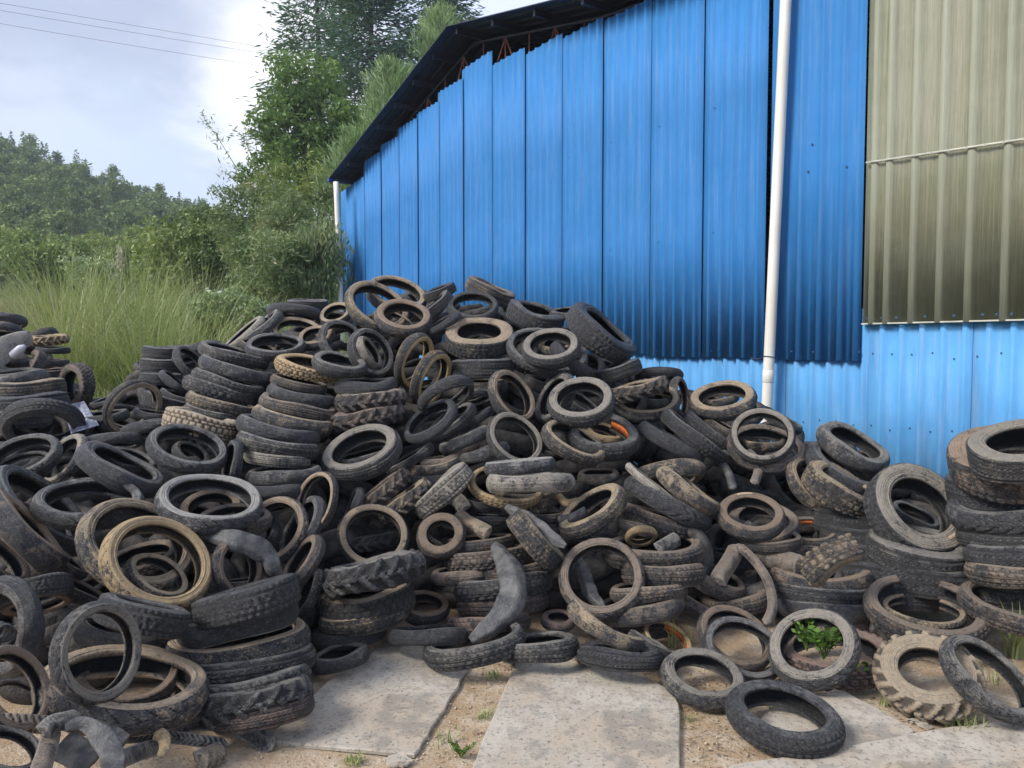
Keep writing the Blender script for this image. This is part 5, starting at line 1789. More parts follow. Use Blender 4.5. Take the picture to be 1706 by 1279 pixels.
for i, row in enumerate(TY):
    px, py, a, opn, ang, kind, dust, d, label = row[:9]
    cut = row[9] if len(row) > 9 else None
    hw = KINDS[kind][0]
    base_d = depth(px, py)
    ground = d == 'g'
    dd = base_d if ground else (d if d > 1.5 else base_d + d)
    v = unit(ray(px, py))
    rng_i = random.Random(i * 13 + 5)
    rot = cut[1] if cut else rng_i.uniform(0, 360)
    e, f, n = frame_for(px, py, opn, ang, rot)
    # the drawn outline is the outer edge of the casing: the disc itself is a little smaller on open tyres
    asc = a / F / (1.0 + 0.25 * hw * hw)

    def low(dist):
        c_ = at(px, py, dist)
        R = asc * dist
        return c_[2] - R * math.sqrt(max(0, 1 - n[2] ** 2)) - hw * R * abs(n[2])
    if ground:
        lo_, hi_ = 1.5, 9.0
        for _ in range(50):
            mid = (lo_ + hi_) / 2
            if low(mid) > 0:
                lo_ = mid
            else:
                hi_ = mid
        dd = lo_
    else:
        while low(dd) < 0.0 and dd > 1.5:
            dd *= 0.99
    placed.append(dict(px=px, py=py, asc=asc, n=n, e=e, f=f, hw=hw, d=dd, d0=dd, opn=opn, ang=ang, kind=kind, dust=dust, label=label, cut=cut, ground=ground, low=low))


def relax(P, iters=50):
    """settle neighbours that cut through each other: slide each along its own sight line, keeping the nearer one in front"""
    K = 26
    th = np.linspace(0, 2 * math.pi, K, endpoint=False)
    n = len(P)
    order = np.array([p['d0'] for p in P])
    ring = []
    for p in P:
        rm = 1 - p['hw'] * 0.9
        c_, s_ = np.cos(th), np.sin(th)
        ring.append((c_[:, None] * p['e'] + s_[:, None] * p['f']) * rm)
    dd = np.array([p['d'] for p in P])
    rays = np.array([ray(p['px'], p['py']) for p in P])
    asc = np.array([p['asc'] for p in P])
    hw = np.array([p['hw'] for p in P])
    for it in range(iters):
        C = CAM + rays * dd[:, None]
        R = asc * dd
        pts = np.array([C[i] + ring[i] * R[i] for i in range(n)])
        rad = hw * R * 0.86
        mv = np.zeros(n)
        for i in range(n):
            dc = np.linalg.norm(C - C[i], axis=1)
            js = np.where((dc < R + R[i] + 0.02) & (np.arange(n) > i))[0]
            for j in js:
                if P[i]['opn'] < 0.31 and P[j]['opn'] < 0.31 and abs(P[i]['ang'] - P[j]['ang']) < 25:
                    continue
                D = np.linalg.norm(pts[i][:, None] - pts[j][None], axis=2)
                pen = rad[i] + rad[j] - D.min()
                if pen > 0.004:
                    s = min(pen * 0.35, 0.02)
                    near, far = (i, j) if order[i] < order[j] else (j, i)
                    mv[near] -= s * 0.5
                    mv[far] += s * 0.5
        mv = np.clip(mv, -0.03, 0.03)
        for i in range(n):
            if P[i]['ground']:
                mv[i] = 0
        dd = dd + mv
        dd = np.clip(dd, order - 0.20, order + 0.28)
        for i in range(n):
            if mv[i] > 0 and P[i]['low'](dd[i]) < 0:
                dd[i] -= mv[i]
    for i in range(n):
        P[i]['d'] = dd[i]


relax(placed, 40)

GROUP = "scrap tyres piled in the heap"
special = {}
for i, p in enumerate(placed):
    R = p['asc'] * p['d']
    c_ = at(p['px'], p['py'], p['d'])
    # keep clear of the shed wall
    gap = float((c_[:2] - W0) @ WN) - R * math.sqrt(max(0, 1 - float(np.dot(p['n'][:2], WN)) ** 2)) - p['hw'] * R
    if gap < 0.02 and not p['ground']:
        for _ in range(60):
            p['d'] *= 0.993
            R = p['asc'] * p['d']
            c_ = at(p['px'], p['py'], p['d'])
            gap = float((c_[:2] - W0) @ WN) - R * math.sqrt(max(0, 1 - float(np.dot(p['n'][:2], WN)) ** 2)) - p['hw'] * R
            if gap >= 0.02:
                break
    rr = random.Random(i * 7 + 1)
    sweep = p['cut'][0] if p['cut'] else 360.0
    mt, m1, m2 = tyre_meshes(p['kind'], i % 3, sweep)
    nm, cat = NAMES[p['kind'][0]]
    if p['cut']:
        nm, cat = 'cut_tyre', 'cut tyre'
    root = empty(nm, c_)
    M = Matrix(((p['e'][0], p['f'][0], p['n'][0]), (p['e'][1], p['f'][1], p['n'][1]), (p['e'][2], p['f'][2], p['n'][2])))
    root.rotation_mode = 'QUATERNION'
    root.rotation_quaternion = M.to_quaternion()
    root.scale = (R * rr.uniform(0.965, 1.035), R * rr.uniform(0.965, 1.035), R)
    tag(root, p['label'], cat, GROUP)
    rgb, sa, ta = DUST[p['dust']]
    jit = rr.uniform(0.85, 1.15)
    rgb = tuple(min(1, x * jit) for x in rgb)
    for nm_, me, am in (("tread", mt, ta * 0.85), ("sidewall", m1, sa), ("sidewall", m2, sa)):
        o = bpy.data.objects.new(nm_, me)
        COL.objects.link(o)
        o.parent = root
        o.color = (*rgb, min(1.0, max(0.0, am + rr.uniform(-0.06, 0.06))))
    special[p['label']] = root

# ------------------------------------------------------------------ the tyres under the face of the heap: what shows in the gaps
def ring_low(M=36, kind='ml'):
    hw, ri, rs, ws, _ = KINDS[kind]
    sec = [(ri, hw * .7), (ri + .1, hw), (rs, ws), (1, 0), (rs, -ws), (ri + .1, -hw), (ri, -hw * .7), (ri + .12, -hw * .75), (0.9, 0), (ri + .12, hw * .75)]
    th = np.linspace(0, 2 * math.pi, M, endpoint=False)
    V = np.concatenate([np.stack([r * np.cos(th), r * np.sin(th), np.full(M, y)], -1) for r, y in sec])
    k = len(sec)
    J = np.arange(M)
    Fc = np.concatenate([np.stack([i * M + J, i * M + (J + 1) % M, ((i + 1) % k) * M + (J + 1) % M, ((i + 1) % k) * M + J], -1) for i in range(k)])
    inn = np.concatenate([np.full(M, 1.0 if i in (7, 8, 9) else 0.0) for i in range(k)])
    return V, Fc, inn


HEAP = [(0, 730), (60, 735), (170, 720), (240, 660), (262, 610), (330, 592), (430, 565), (500, 545), (560, 520), (620, 500), (690, 500), (780, 505), (850, 520), (930, 545), (1010, 590), (1100, 655), (1150, 675),
        (1250, 690), (1320, 760), (1400, 740), (1450, 790), (1560, 830), (1620, 800), (1706, 790), (1706, 1010), (1560, 1030), (1480, 1060), (1340, 1085), (1180, 1075), (1040, 1075), (850, 1070), (700, 1050), (600, 1080), (500, 1140), (360, 1180), (200, 1190), (60, 1190), (0, 1180)]


def inside(x, y, poly):
    c_ = False
    j = len(poly) - 1
    for i in range(len(poly)):
        if (poly[i][1] > y) != (poly[j][1] > y) and x < (poly[j][0] - poly[i][0]) * (y - poly[i][1]) / (poly[j][1] - poly[i][1]) + poly[i][0]:
            c_ = not c_
        j = i
    return c_


FARLEFT = [(-40, 560), (40, 545), (100, 560), (112, 640), (110, 680), (185, 690), (185, 740), (40, 735), (-40, 730)]
rf = random.Random(99)
VV, FF, II, off = [], [], [], 0
rV = ring_low(36, 'ml'), ring_low(36, 'sl'), ring_low(36, 'cr')
for layer, (extra, step) in enumerate(((0.72, 44), (1.08, 60))):
    y = 520
    while y < 1180:
        x = -20
        while x < 1706:
            qx, qy = x + rf.uniform(-18, 18), y + rf.uniform(-14, 14)
            x += step
            fl = inside(qx, qy, FARLEFT)
            if not inside(qx, qy, HEAP) and not fl:
                continue
            d = depth(qx, qy) + extra + rf.uniform(-0.05, 0.12)
            R = rf.uniform(0.21, 0.28) * (0.75 if fl else 1.0)
            c_ = at(qx, qy, d)
            while float((c_[:2] - W0) @ WN) < R * 0.8 + 0.06 and d > 3:
                d -= 0.05
                c_ = at(qx, qy, d)
            if not fl and R * F / d > 62 and not inside(qx - 50, qy, HEAP):
                R *= 0.8
            if qy < 620:
                R *= 0.75
            nz = unit((rf.gauss(0, .45), rf.gauss(-.25, .45), 1.0))
            lowz = c_[2] - R * math.sqrt(1 - nz[2] ** 2) - 0.2 * R
            if lowz < 0:
                c_ = c_ + np.array((0, 0, -lowz))
            e = unit(np.cross(nz, (0.3, 1, 0.1)))
            f = np.cross(nz, e)
            V, Fc, inn = rV[rf.randrange(3)]
            VV.append(c_ + R * (V[:, :1] * e + V[:, 1:2] * f + V[:, 2:] * nz))
            FF.append(Fc + off)
            II.append(inn)
            off += len(V)
        y += step * 0.72
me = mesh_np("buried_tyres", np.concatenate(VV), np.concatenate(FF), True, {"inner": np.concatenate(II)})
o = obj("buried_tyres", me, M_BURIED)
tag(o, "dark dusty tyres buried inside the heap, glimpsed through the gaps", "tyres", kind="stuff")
# ------------------------------------------------------------------ cut strips, flaps, tubes and scraps lying on the heap
def smooth_path(P, n):
    return catmull(np.asarray(P, float), n)


def strip(label, pts, width, dust, cup=0.25, thick=0.010, d=None, name="rubber_strip", cat="rubber strip", taper=(1, 1), roll=0.0, lift=-0.12, tread=False, n=72, face=None, shape=None, crease=None):
    """a cupped band of rubber along pixel points (px, py[, depth offset]); width in metres"""
    P = []
    for q in pts:
        dd = (depth(q[0], q[1]) if d is None else d) + (q[2] if len(q) > 2 else 0) + lift
        p_ = at(q[0], q[1], dd)
        p_[2] = max(p_[2], 0.02)
        P.append(p_)
    P = smooth_path(P, n)
    K = 11
    V, G = [], []
    T = np.gradient(P, axis=0)
    Lc = np.concatenate([[0], np.cumsum(np.linalg.norm(np.diff(P, axis=0), axis=1))])
    for side in (1, 0):
        for i in range(n):
            t = unit(T[i])
            out = unit(CAM - P[i]) if face is None else unit(face)
            x = unit(np.cross(t, out))
            o_ = np.cross(x, t)
            cr, sr = math.cos(roll), math.sin(roll)
            x, o_ = x * cr + o_ * sr, o_ * cr - x * sr
            f_ = i / (n - 1)
            tp = taper[0] * (1 - f_) + taper[1] * f_
            w = width * 0.5 * min(tp, 1) * (min(1, f_ / 0.06 + 0.25)) * (min(1, (1 - f_) / 0.06 + 0.25))
            if shape == 'crescent':
                w = width * 0.5 * (0.16 + 0.84 * math.sin(math.pi * (0.03 + 0.94 * f_)) ** 0.75) * (1 + 0.06 * math.sin(f_ * 23))
            for k_ in range(K):
                u = -1 + 2 * k_ / (K - 1)
                if crease is None:
                    hh = cup * (1 - u * u)
                else:
                    hh = cup * (1 - (u - crease) / (1 - crease) if u > crease else 1 - (crease - u) / (1 + crease))
                h = hh * w + 0.05 * w * math.sin(f_ * 17 + u * 2.2) - (0 if side else thick)
                g = 0.0
                if tread and side and abs(u) < 0.85:
                    ph = (Lc[i] / 0.022 + 0.5 * abs(u) * 2) % 1.0
                    g = 1.0 if ph < 0.3 else 0.0
                    h -= 0.004 * g
                V.append(P[i] + x * (u * w) + o_ * h)
                G.append(g)
    Fc = []
    st = n * K
    for i in range(n - 1):
        for k_ in range(K - 1):
            a = i * K + k_
            Fc.append((a, a + 1, a + K + 1, a + K))
            Fc.append((st + a, st + a + K, st + a + K + 1, st + a + 1))
        a, b_ = i * K, (i + 1) * K
        Fc.append((a, b_, st + b_, st + a))
        a, b_ = i * K + K - 1, (i + 1) * K + K - 1
        Fc.append((a, st + a, st + b_, b_))
    for k_ in range(K - 1):
        a = k_
        Fc.append((a, st + a, st + a + 1, a + 1))
        a = (n - 1) * K + k_
        Fc.append((a, a + 1, st + a + 1, st + a))
    V = np.array(V)
    c_ = V.mean(0)
    rgb, sa, ta = DUST[dust]
    o = obj(name, mesh_np(name, (V - c_) / 0.28, Fc, True, {"groove": G}), M_TREAD if tread else (M_SMOOTH if dust in 'Kkgp' else M_SIDE), None, (*rgb, sa * 0.9))
    o.location = c_
    o.scale = (0.28, 0.28, 0.28)
    return tag(o, label, cat, "cut rubber pieces on the heap")


def hose(label, pts, rad, dust, wall=0.006, lift=-0.1, name="tube_piece", cat="tube piece", flat=1.0, n=44, hollow=True, ends=(1, 1)):
    """a curled tube of rubber with open ends"""
    P = []
    for q in pts:
        p_ = at(q[0], q[1], depth(q[0], q[1]) + (q[2] if len(q) > 2 else 0) + lift)
        p_[2] = max(p_[2], rad * 0.8)
        P.append(p_)
    P = smooth_path(P, n)
    T = np.gradient(P, axis=0)
    K = 24
    V = []
    for r_ in ((rad, rad - wall) if hollow else (rad,)):
        for i in range(n):
            t = unit(T[i])
            x = unit(np.cross(t, (0.1, 0.2, 1)))
            o_ = np.cross(x, t)
            f_ = i / (n - 1)
            e_ = 1.0
            if not hollow:
                e_ = math.sqrt(max(0.02, 1 - max(0, 1 - f_ / 0.08) ** 2)) * math.sqrt(max(0.02, 1 - max(0, 1 - (1 - f_) / 0.08) ** 2))
            e_ *= ends[0] * (1 - f_) + ends[1] * f_
            for k_ in range(K):
                a = 2 * math.pi * k_ / K
                V.append(P[i] + (x * math.cos(a) + o_ * math.sin(a) * flat) * r_ * e_ * (1 + 0.07 * math.sin(3 * a + i * .25) + 0.05 * math.sin(2 * a - i * .4)))
    Fc = []
    for L in range(2 if hollow else 1):
        for i in range(n - 1):
            for k_ in range(K):
                a = L * n * K + i * K + k_
                b_ = L * n * K + i * K + (k_ + 1) % K
                q = (a, b_, b_ + K, a + K)
                Fc.append(q if L == 0 else q[::-1])
    if hollow:
        for i in (0, n - 1):
            for k_ in range(K):
                a, b_ = i * K + k_, i * K + (k_ + 1) % K
                Fc.append((a, n * K + a, n * K + b_, b_))
    V = np.array(V)
    c_ = V.mean(0)
    rgb, sa, ta = DUST[dust]
    inn = np.concatenate([np.zeros(n * K), np.ones(n * K)]) if hollow else np.zeros(n * K)
    gr = np.zeros(len(V))
    if hollow:
        for i in range(n):
            for k_ in range(K):
                ph = (i * 0.55 + (0.5 if k_ % 4 < 2 else 0.0)) % 1.0
                if ph < 0.4 and math.sin(2 * math.pi * k_ / K) > -0.3:
                    gr[i * K + k_] = 1.0
    o = obj(name, mesh_np(name, (V - c_) / 0.28, Fc, True, {"inner": inn, "groove": gr * 0}), M_TREAD, None, (*rgb, sa * 0.85))
    o.location = c_
    o.scale = (0.28, 0.28, 0.28)
    return tag(o, label, cat, "cut rubber pieces on the heap")


strip("long creased grey strip hanging down the centre column to the ground tyre", [(822, 906), (838, 930, -.02), (853, 962, -.04), (852, 1000, -.03), (826, 1036, -.02), (784, 1068, .0)], 0.150, 'K', 0.40, lift=-.24, shape='crescent', crease=-0.42)
strip("grey spindle shaped flap lying on the tan car tread", [(842, 843), (872, 862), (908, 888), (942, 910)], 0.095, 'g', 0.22, lift=-.38, shape='crescent', crease=-0.2)
strip("folded dark flap draped over the brown lipped tyre", [(338, 890, .08), (378, 898, -.02), (418, 908, -.07), (446, 926, -.06), (456, 948, -.03), (468, 966, .02)], 0.110, 'K', 0.30, lift=-.15, shape='crescent', crease=0.35)
strip("narrow curved strip sweeping down beside the brown curled tyre", [(1228, 906), (1258, 935), (1280, 970), (1287, 1010), (1276, 1040)], 0.052, 'B', 0.7, lift=-.18)
strip("thin dark strip curling down right of the cracked tan tyre", [(1192, 762), (1212, 785), (1222, 815)], 0.055, 'k', 0.6, lift=-.10)
strip("brown strip trailing from the split ring on the right slope", [(1243, 750), (1258, 765), (1263, 785), (1256, 806)], 0.06, 'B', 0.7, lift=-.12)
strip("grey green rubber flap draped over the far left stack", [(-30, 600), (5, 582), (30, 568), (54, 562)], 0.26, 'P', 0.25, lift=-.25, taper=(1, .45))
strip("crumpled grey lining sagging inside the brown ring", [(962, 925), (972, 955, .04), (985, 990, .05), (1006, 1012)], 0.085, 'K', 0.5, lift=-.06, shape='crescent', crease=0.2)
strip("long grey strip curving across the ground at the bottom left", [(276, 1214), (330, 1200), (385, 1206), (425, 1224), (454, 1248)], 0.075, 'G', 0.3, lift=-.10, crease=-0.3)
strip("narrow chevron strip lying behind the tan leaf of rubber, bottom left", [(205, 1228), (260, 1226), (320, 1232), (378, 1240)], 0.045, 'G', 0.5, lift=-.08, tread=True)
strip("chevron strip running level into the left edge near the bottom", [(-40, 1204), (10, 1203), (60, 1206), (92, 1208)], 0.060, 'B', 0.4, lift=-.12, tread=True)
strip("upright brown strip below the knot at the bottom left", [(86, 1215), (80, 1245), (70, 1275), (60, 1310)], 0.060, 'B', 0.5, lift=-.15)
strip("knotted end where the bottom left strips cross", [(70, 1222), (88, 1206, -.02), (112, 1200, -.02), (125, 1196)], 0.06, 'G', 0.9, lift=-.20)
strip("pale tan leaf shaped scrap standing on the chevron strip", [(258, 1219), (272, 1228), (274, 1245), (268, 1258)], 0.05, 'Y', 0.3, lift=-.16, taper=(1, .5))
strip("grey flat strip low in the bottom left tangle", [(195, 1268), (240, 1250), (280, 1240)], 0.06, 'G', 0.4, lift=-.06)
strip("grey crumpled patch between the bottom left strips", [(100, 1240), (130, 1255), (150, 1275)], 0.10, 'k', 0.3, lift=-.02)
strip("dark tapered tread end leaning by the grey tyre in the bottom right", [(1448, 1045), (1470, 1050), (1492, 1068)], 0.07, 'k', 0.9, lift=-.02)
strip("grey strip with blotches caught under the black oval tyre", [(700, 772), (740, 770), (775, 752), (800, 738)], 0.06, 'b', 0.5, lift=-.06)
strip("rust coloured rag of rubber in the centre gap", [(928, 825), (945, 838), (965, 834)], 0.05, 'y', 0.5, lift=-.02)
strip("dark torn flap in the curled tan brown tyre", [(930, 868), (955, 862), (978, 850)], 0.06, 'K', 0.4, lift=-.10)
strip("flat grey piece beside the tan chevron piece, far left stack", [(0, 640), (40, 632), (75, 628)], 0.10, 'G', 0.4, lift=-.25)
strip("crumpled grey inner tube bending down at the bottom left", [(108, 1212), (135, 1205, -.02), (160, 1218, -.03), (184, 1250), (196, 1310)], 0.075, 'K', 0.14, lift=-.22, crease=-0.3, shape='crescent')
strip("short dusty tube end beside the big tan tyre at the bottom left", [(172, 1224), (190, 1226), (208, 1238)], 0.06, 'g', 0.4, lift=-.14, crease=0.2)
strip("tan curled scrap with a round mouth, bottom left on the dirt", [(330, 1272), (350, 1262), (368, 1255)], 0.09, 'T', 0.8, lift=-.03)
strip("tan cut tube with an open dark mouth on the right", [(1262, 922, .05), (1290, 930), (1316, 938, -.03), (1334, 944, -.06)], 0.13, 'B', 0.8, lift=-.14)
strip("tan tube with a red lined mouth pointing down", [(1228, 912), (1216, 935), (1202, 956, -.03), (1194, 972, -.05)], 0.10, 'B', 0.8, lift=-.12)
strip("tan rolled piece with a dark mouth near the heap centre", [(760, 856), (778, 870), (798, 880, -.03), (816, 890, -.05)], 0.09, 'T', 0.8, lift=-.10)
strip("dark rolled scrap with a curled end above the small thick tyre", [(748, 826), (764, 834), (776, 850, -.05)], 0.09, 'G', 0.6, lift=-.06)
strip("grey pipe like scrap poking out of the wide ridged tyre", [(1130, 896), (1114, 905), (1096, 916, -.04)], 0.085, 'G', 0.5, lift=-.20)
hose("short black hose end at the left edge above the brown tyre", [(-8, 1050), (10, 1056, -.05)], 0.035, 'K', lift=-.2)
strip("grey torn scrap leaning in the scooter tyre hole, right of centre", [(1234, 888), (1242, 880), (1252, 872)], 0.06, 'P', 0.5, lift=-.03)
hose("oval cut hole of a crushed tyre left of the brown split one", [(1462, 1040), (1480, 1052), (1505, 1062)], 0.075, 'K', lift=.06, flat=0.7)

# rusty rim bands inside two of the tyres
def band(root, r, w, a0, a1, name="rust_band"):
    n = 40
    V = []
    for rr in (r, r - 0.03):
        for i in range(n):
            a = math.radians(a0 + (a1 - a0) * i / (n - 1))
            for z in (-w, w):
                V.append((rr * math.cos(a), rr * math.sin(a), z))
    Fc = []
    st = 2 * n
    for i in range(n - 1):
        a = i * 2
        Fc += [(a, a + 2, a + 3, a + 1), (st + a, st + a + 1, st + a + 3, st + a + 2), (a, st + a, st + a + 2, a + 2), (a + 1, a + 3, st + a + 3, st + a + 1)]
    o = obj(name, mesh_np(name, V, Fc, True), M_RUST, root)
    return o


def local_angle(root, img_ang):
    """angle in the tyre's own plane whose direction shows at that image angle"""
    b = math.radians(img_ang)
    w = RGT * math.cos(b) + UPV * math.sin(b)
    q = root.rotation_quaternion
    ex, ey = q @ Vector((1, 0, 0)), q @ Vector((0, 1, 0))
    return math.degrees(math.atan2(float(ey.dot(Vector(w))), float(ex.dot(Vector(w)))))


for key, ang, half in (("black tyre with orange rust inside its arch, at the left", 88, 50), ("dark split tyre with an orange rusty band inside", 40, 42),
                       ("tyre with an orange tan inner wall behind grass blades", 40, 60), ("brown tyre with a rusty inside between the patched pair and the dark stack", 90, 50)):
    rt = special[key]
    k_ = placed[[p['label'] for p in placed].index(key)]['kind']
    ri = KINDS[k_][1]
    a = local_angle(rt, ang)
    band(rt, ri + 0.05 if 'arch' not in key else 0.86, 0.13 if 'arch' not in key else 0.10, a - half, a + half)

# label patches on two sidewalls
for key, ang in (("grey car tyre leaning open at the right, label patch on its sidewall", -60), ("brown scooter tyre facing up with a tan patch, right of centre", 95)):
    rt = special[key]
    k_ = placed[[p['label'] for p in placed].index(key)]['kind']
    hw, ri = KINDS[k_][0], KINDS[k_][1]
    a = math.radians(local_angle(rt, ang))
    V = []
    n = 10
    for z in (hw * 1.03, hw * 1.0):
        for i in range(n):
            aa = a + math.radians(-16 + 32 * i / (n - 1))
            for r in (ri + (1 - ri) * 0.32, ri + (1 - ri) * 0.55):
                V.append((r * math.cos(aa), r * math.sin(aa), z + 0.004))
    Fc = []
    for i in range(n - 1):
        q = i * 2
        Fc += [(q, q + 1, q + 3, q + 2), (2 * n + q, 2 * n + q + 2, 2 * n + q + 3, 2 * n + q + 1), (q, q + 2, 2 * n + q + 2, 2 * n + q), (q + 1, 2 * n + q + 1, 2 * n + q + 3, q + 3)]
    obj("label_patch", mesh_np("label_patch", V, Fc, False), simple("faded orange label", (0.34, 0.24, 0.16), (0.45, 0.33, 0.22), 14, 0.7), rt)

# streaked plastic film and the white scrap, far left
def crumple(label, name, cat, quad_px, mat, amp, seed, lift):
    rng = np.random.default_rng(seed)
    n = 22
    q = [at(x, y, depth(x, y) + lift) for x, y in quad_px]
    V = []
    ph = rng.uniform(0, 6.28, 6)
    for side in (0, 1):
        for i in range(n):
            for j in range(n):
                u, v_ = i / (n - 1), j / (n - 1)
                p_ = (q[0] * (1 - u) + q[1] * u) * (1 - v_) + (q[3] * (1 - u) + q[2] * u) * v_
                o_ = unit(CAM - p_)
                h = amp * (math.sin(u * 16 + ph[0] + 2 * v_) * 0.5 + math.sin(u * 31 + v_ * 5 + ph[1]) * 0.3 + math.sin(v_ * 7 + ph[2]) * 0.5)
                V.append(p_ + o_ * (h - side * 0.004))
    Fc = []
    st = n * n
    for i in range(n - 1):
        for j in range(n - 1):
            a = i * n + j
            Fc += [(a, a + 1, a + n + 1, a + n), (st + a, st + a + n, st + a + n + 1, st + a + 1)]
    V = np.array(V)
    c_ = V.mean(0)
    o = obj(name, mesh_np(name, V - c_, Fc, True), mat)
    o.location = c_
    tag(o, label, cat)


crumple("crumpled streaked plastic film lying right of the far left stack", "plastic_film", "plastic film", [(104, 676), (140, 668), (165, 708), (118, 722)], M_PLASTIC, 0.055, 3, -.12)
b_ = MB()
pA, pB = at(19, 594, 5.85), at(41, 576, 5.85)
b_.tube([pA, pA + (pB - pA) * 0.1, pA + (pB - pA) * 0.75, pB - (pB - pA) * 0.06, pB], [0.015, 0.032, 0.034, 0.018, 0.016], 12)
o = b_.build("plastic_bottle", M_BOTTLE)
tag(o, "white plastic bottle scrap stuck on the grey green flap, far left", "bottle")

# ------------------------------------------------------------------ weeds, grass tufts, pebbles and litter on the ground
def gpt(px, py):
    r = ray(px, py)
    return CAM + r * ((0.0 - CAM[2]) / r[2])


def weed(label, px, py, dist, h, n_st, leaf, seed, spread, mat=None, z=None):
    rng = np.random.default_rng(seed)
    base = gpt(px, py) if dist is None else at(px, py, dist)
    if z is not None:
        base[2] = z
    root = empty("weed", base)
    tag(root, label, "weed")
    m_ = MB()
    C, B = [], []
    for i in range(n_st):
        a = rng.uniform(0, 6.28)
        e = np.array((math.cos(a) * spread * rng.uniform(.2, 1), math.sin(a) * spread * rng.uniform(.2, 1), h * rng.uniform(.55, 1)))
        mid = e * 0.5 + np.array((0, 0, 0.12 * h))
        m_.tube([(0, 0, 0), mid, e], [0.003, 0.0024, 0.0012], 5, False)
        for t in np.linspace(0.35, 1.0, 6):
            p_ = e * t + np.array((0, 0, 0.1 * h * math.sin(t * 3.1)))
            for s_ in (-1, 1):
                w = unit((math.cos(a + s_ * 1.4), math.sin(a + s_ * 1.4), 0.25))
                C.append(p_ + w * leaf * 0.45)
                B.append(w)
    V, Fc, ti = leaf_arrays(rng, np.array(C), leaf, 0.6, np.array(B) * 2)
    obj("foliage", mesh_np("foliage", V, Fc, False, {"tint": ti}), mat or M_WEED, root)
    m_.build("stem", M_STEM, root)


_wd = [p for p in placed if p['label'].startswith("pale sidewalled tyre standing")][0]['d']
weed("leafy green weed growing inside the pale sidewalled tyre", 1372, 1098, _wd + 0.06, 0.17, 14, 0.034, 1, 0.12)
weed("second green weed at the left in the pale sidewalled tyre", 1344, 1084, _wd + 0.10, 0.17, 10, 0.032, 2, 0.09)
weed("broad leafed weed between the pale sidewalled and the muddy tyre", 1428, 1152, None, 0.15, 5, 0.055, 3, 0.07)
weed("tiny weed at the right edge of the large board", 1137, 1172, None, 0.04, 4, 0.014, 4, 0.03)
weed("small weed in the dirt between the two grey boards near the bottom edge", 768, 1262, None, 0.07, 7, 0.018, 5, 0.06)
weed("tiny weed where the large board meets the heap", 856, 1096, None, 0.05, 4, 0.018, 6, 0.03)


def tuft(label, px, py, h, n, seed, spread, mat=M_GRASS, z=0.0, wid=0.006):
    rng = np.random.default_rng(seed)
    base = gpt(px, py)
    V, Fc, T = [], [], []
    for i in range(n):
        a = rng.uniform(0, 6.28)
        hh = h * rng.uniform(.5, 1)
        lean = rng.uniform(.15, .9)
        b0 = np.array((rng.normal(0, spread), rng.normal(0, spread), 0))
        sd = np.array((-math.sin(a), math.cos(a), 0))
        o_ = len(V)
        for k_ in range(5):
            t = k_ / 4
            p_ = b0 + np.array((math.cos(a) * lean * hh * t * t, math.sin(a) * lean * hh * t * t, hh * (t - .35 * lean * t * t)))
            w = wid * (1 - t) * 0.5 + 0.0003
            V += [p_ - sd * w, p_ + sd * w]
        for k_ in range(4):
            q = o_ + 2 * k_
            Fc.append((q, q + 1, q + 3, q + 2))
        T += [float(np.clip(rng.normal(.45, .2), 0, .9))] * 10
    o = obj("grass_tuft", mesh_np("grass_tuft", V, Fc, True, {"tint": T}), mat)
    o.location = base
    tag(o, label, "grass tuft")


tuft("green grass tuft in front of the muddy tractor tyre", 1602, 1212, 0.13, 60, 11, 0.03)
tuft("low grass at the right of the green tuft under the leaning grey tyre", 1575, 1200, 0.08, 50, 12, 0.06)
tuft("tall grass blades at the right edge behind the leaning grey tyre", 1692, 1095, 0.42, 30, 13, 0.025, wid=0.013)
tuft("thin grass tuft beside the broad leafed weed", 1476, 1175, 0.10, 20, 14, 0.01)
tuft("small grass tuft at the bottom edge of the left board", 592, 1270, 0.05, 60, 15, 0.018)
tuft("sparse grass in the dirt gap between the boards, halfway", 806, 1196, 0.06, 40, 16, 0.02)
tuft("sparse grass in the dirt gap between the boards, near the heap", 822, 1128, 0.06, 40, 17, 0.018)
tuft("grass sprig growing by the orange tan walled tyre", 1124, 1076, 0.26, 12, 18, 0.03, wid=0.008)
tuft("thin grass at the right edge of the large board", 1143, 1200, 0.06, 16, 19, 0.02)
tuft("grass sprig in the dirt gap close to the bottom edge", 742, 1235, 0.06, 26, 20, 0.04)
tuft("small grass tuft in the hole of the black front tyre", 1288, 1182, 0.05, 14, 21, 0.02)
tuft("grass inside the grey leaning tyre at the right", 1655, 1138, 0.15, 20, 22, 0.03)

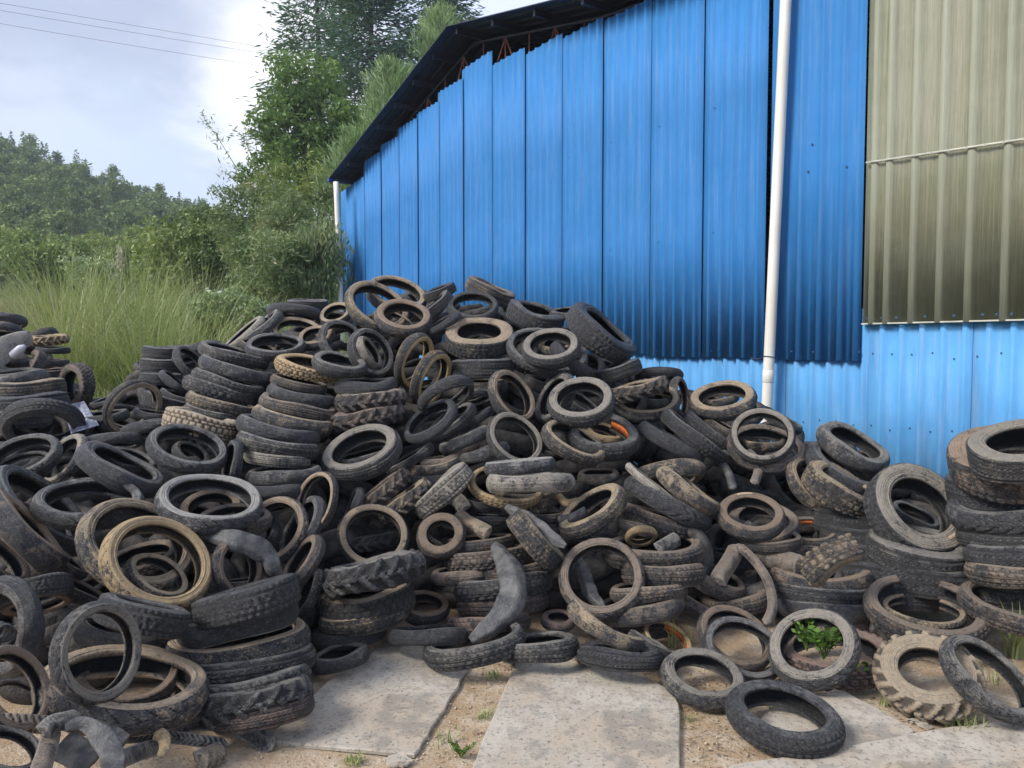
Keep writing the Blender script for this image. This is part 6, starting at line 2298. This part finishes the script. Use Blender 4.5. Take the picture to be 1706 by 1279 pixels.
rng = np.random.default_rng(55)
VV, FF, TT = [], [], []
n_p = 0
for i in range(1500):
    px, py = rng.uniform(380, 1706), rng.uniform(1090, 1279)
    p_ = gpt(px, py)
    s = abs(rng.normal(0, 0.0028)) + 0.0016
    q = np.array([(1, 0, 0), (-1, 0, 0), (0, 1, 0), (0, -1, 0), (0, 0, 1), (0, 0, -1)], float) * s * rng.uniform(.6, 1.4, (6, 3))
    VV.append(q + p_ + np.array((0, 0, s * 0.2)))
    FF.append(np.array([(0, 2, 4), (2, 1, 4), (1, 3, 4), (3, 0, 4), (2, 0, 5), (1, 2, 5), (3, 1, 5), (0, 3, 5)]) + n_p)
    TT.append(np.full(6, rng.uniform()))
    n_p += 6
o = obj("gravel", mesh_np("gravel", np.concatenate(VV), np.concatenate(FF), False, {"tint": np.concatenate(TT)}), simple("sandy gravel", (0.30, 0.23, 0.16), (0.50, 0.41, 0.31), 9, 0.9))
tag(o, "small stones and grit scattered over the dirt and boards", "gravel", kind="stuff")
C = []
for i in range(260):
    px, py = (rng.uniform(690, 850), rng.uniform(1100, 1279)) if i < 90 else ((rng.uniform(1130, 1230), rng.uniform(1120, 1279)) if i < 190 else (rng.uniform(1430, 1560), rng.uniform(1150, 1215)))
    p_ = gpt(px, py)
    C.append(p_ + np.array((0, 0, 0.012)))
C += [gpt(1165 + rng.normal(0, 22), 1150 + rng.normal(0, 9)) + np.array((0, 0, 0.02)) for i in range(60)]
C = np.array(C)
bias = rand_dirs(rng, len(C)) * np.array((1, 1, 0.1))
V, Fc, ti = leaf_arrays(rng, C, 0.028, 0.45, bias * 2)
V[:, 2] = C.repeat(4, 0)[:, 2] + (V[:, 2] - C.repeat(4, 0)[:, 2]) * 0.3
o = obj("leaf_litter", mesh_np("leaf_litter", V, Fc, False, {"tint": ti}), foliage_mat("dry leaf litter", (0.12, 0.075, 0.04), (0.42, 0.32, 0.22), trans=0.1))
tag(o, "dry leaf bits and twigs littered over the dirt", "leaf litter", kind="stuff")
for lab, poly in (("pale rose chip of board lying at the bottom edge near the left board", [(640, 1262), (668, 1252), (690, 1266), (672, 1276), (645, 1274)]),
                  ("small white flake of board beside the muddy tyre", [(1510, 1198), (1530, 1194), (1556, 1212), (1548, 1216), (1528, 1204)]),
                  ("tan wedge of board under the foot tyre", [(935, 1092), (968, 1078), (990, 1098), (965, 1106)])):
    o = slab(poly, 0.008, M_SLABTAN, lab, 0.022 if 'wedge' in lab else 0.006, seed=len(lab))
    o.name = "board_chip"
    o["category"] = "board chip"
    if "group" in o:
        del o["group"]
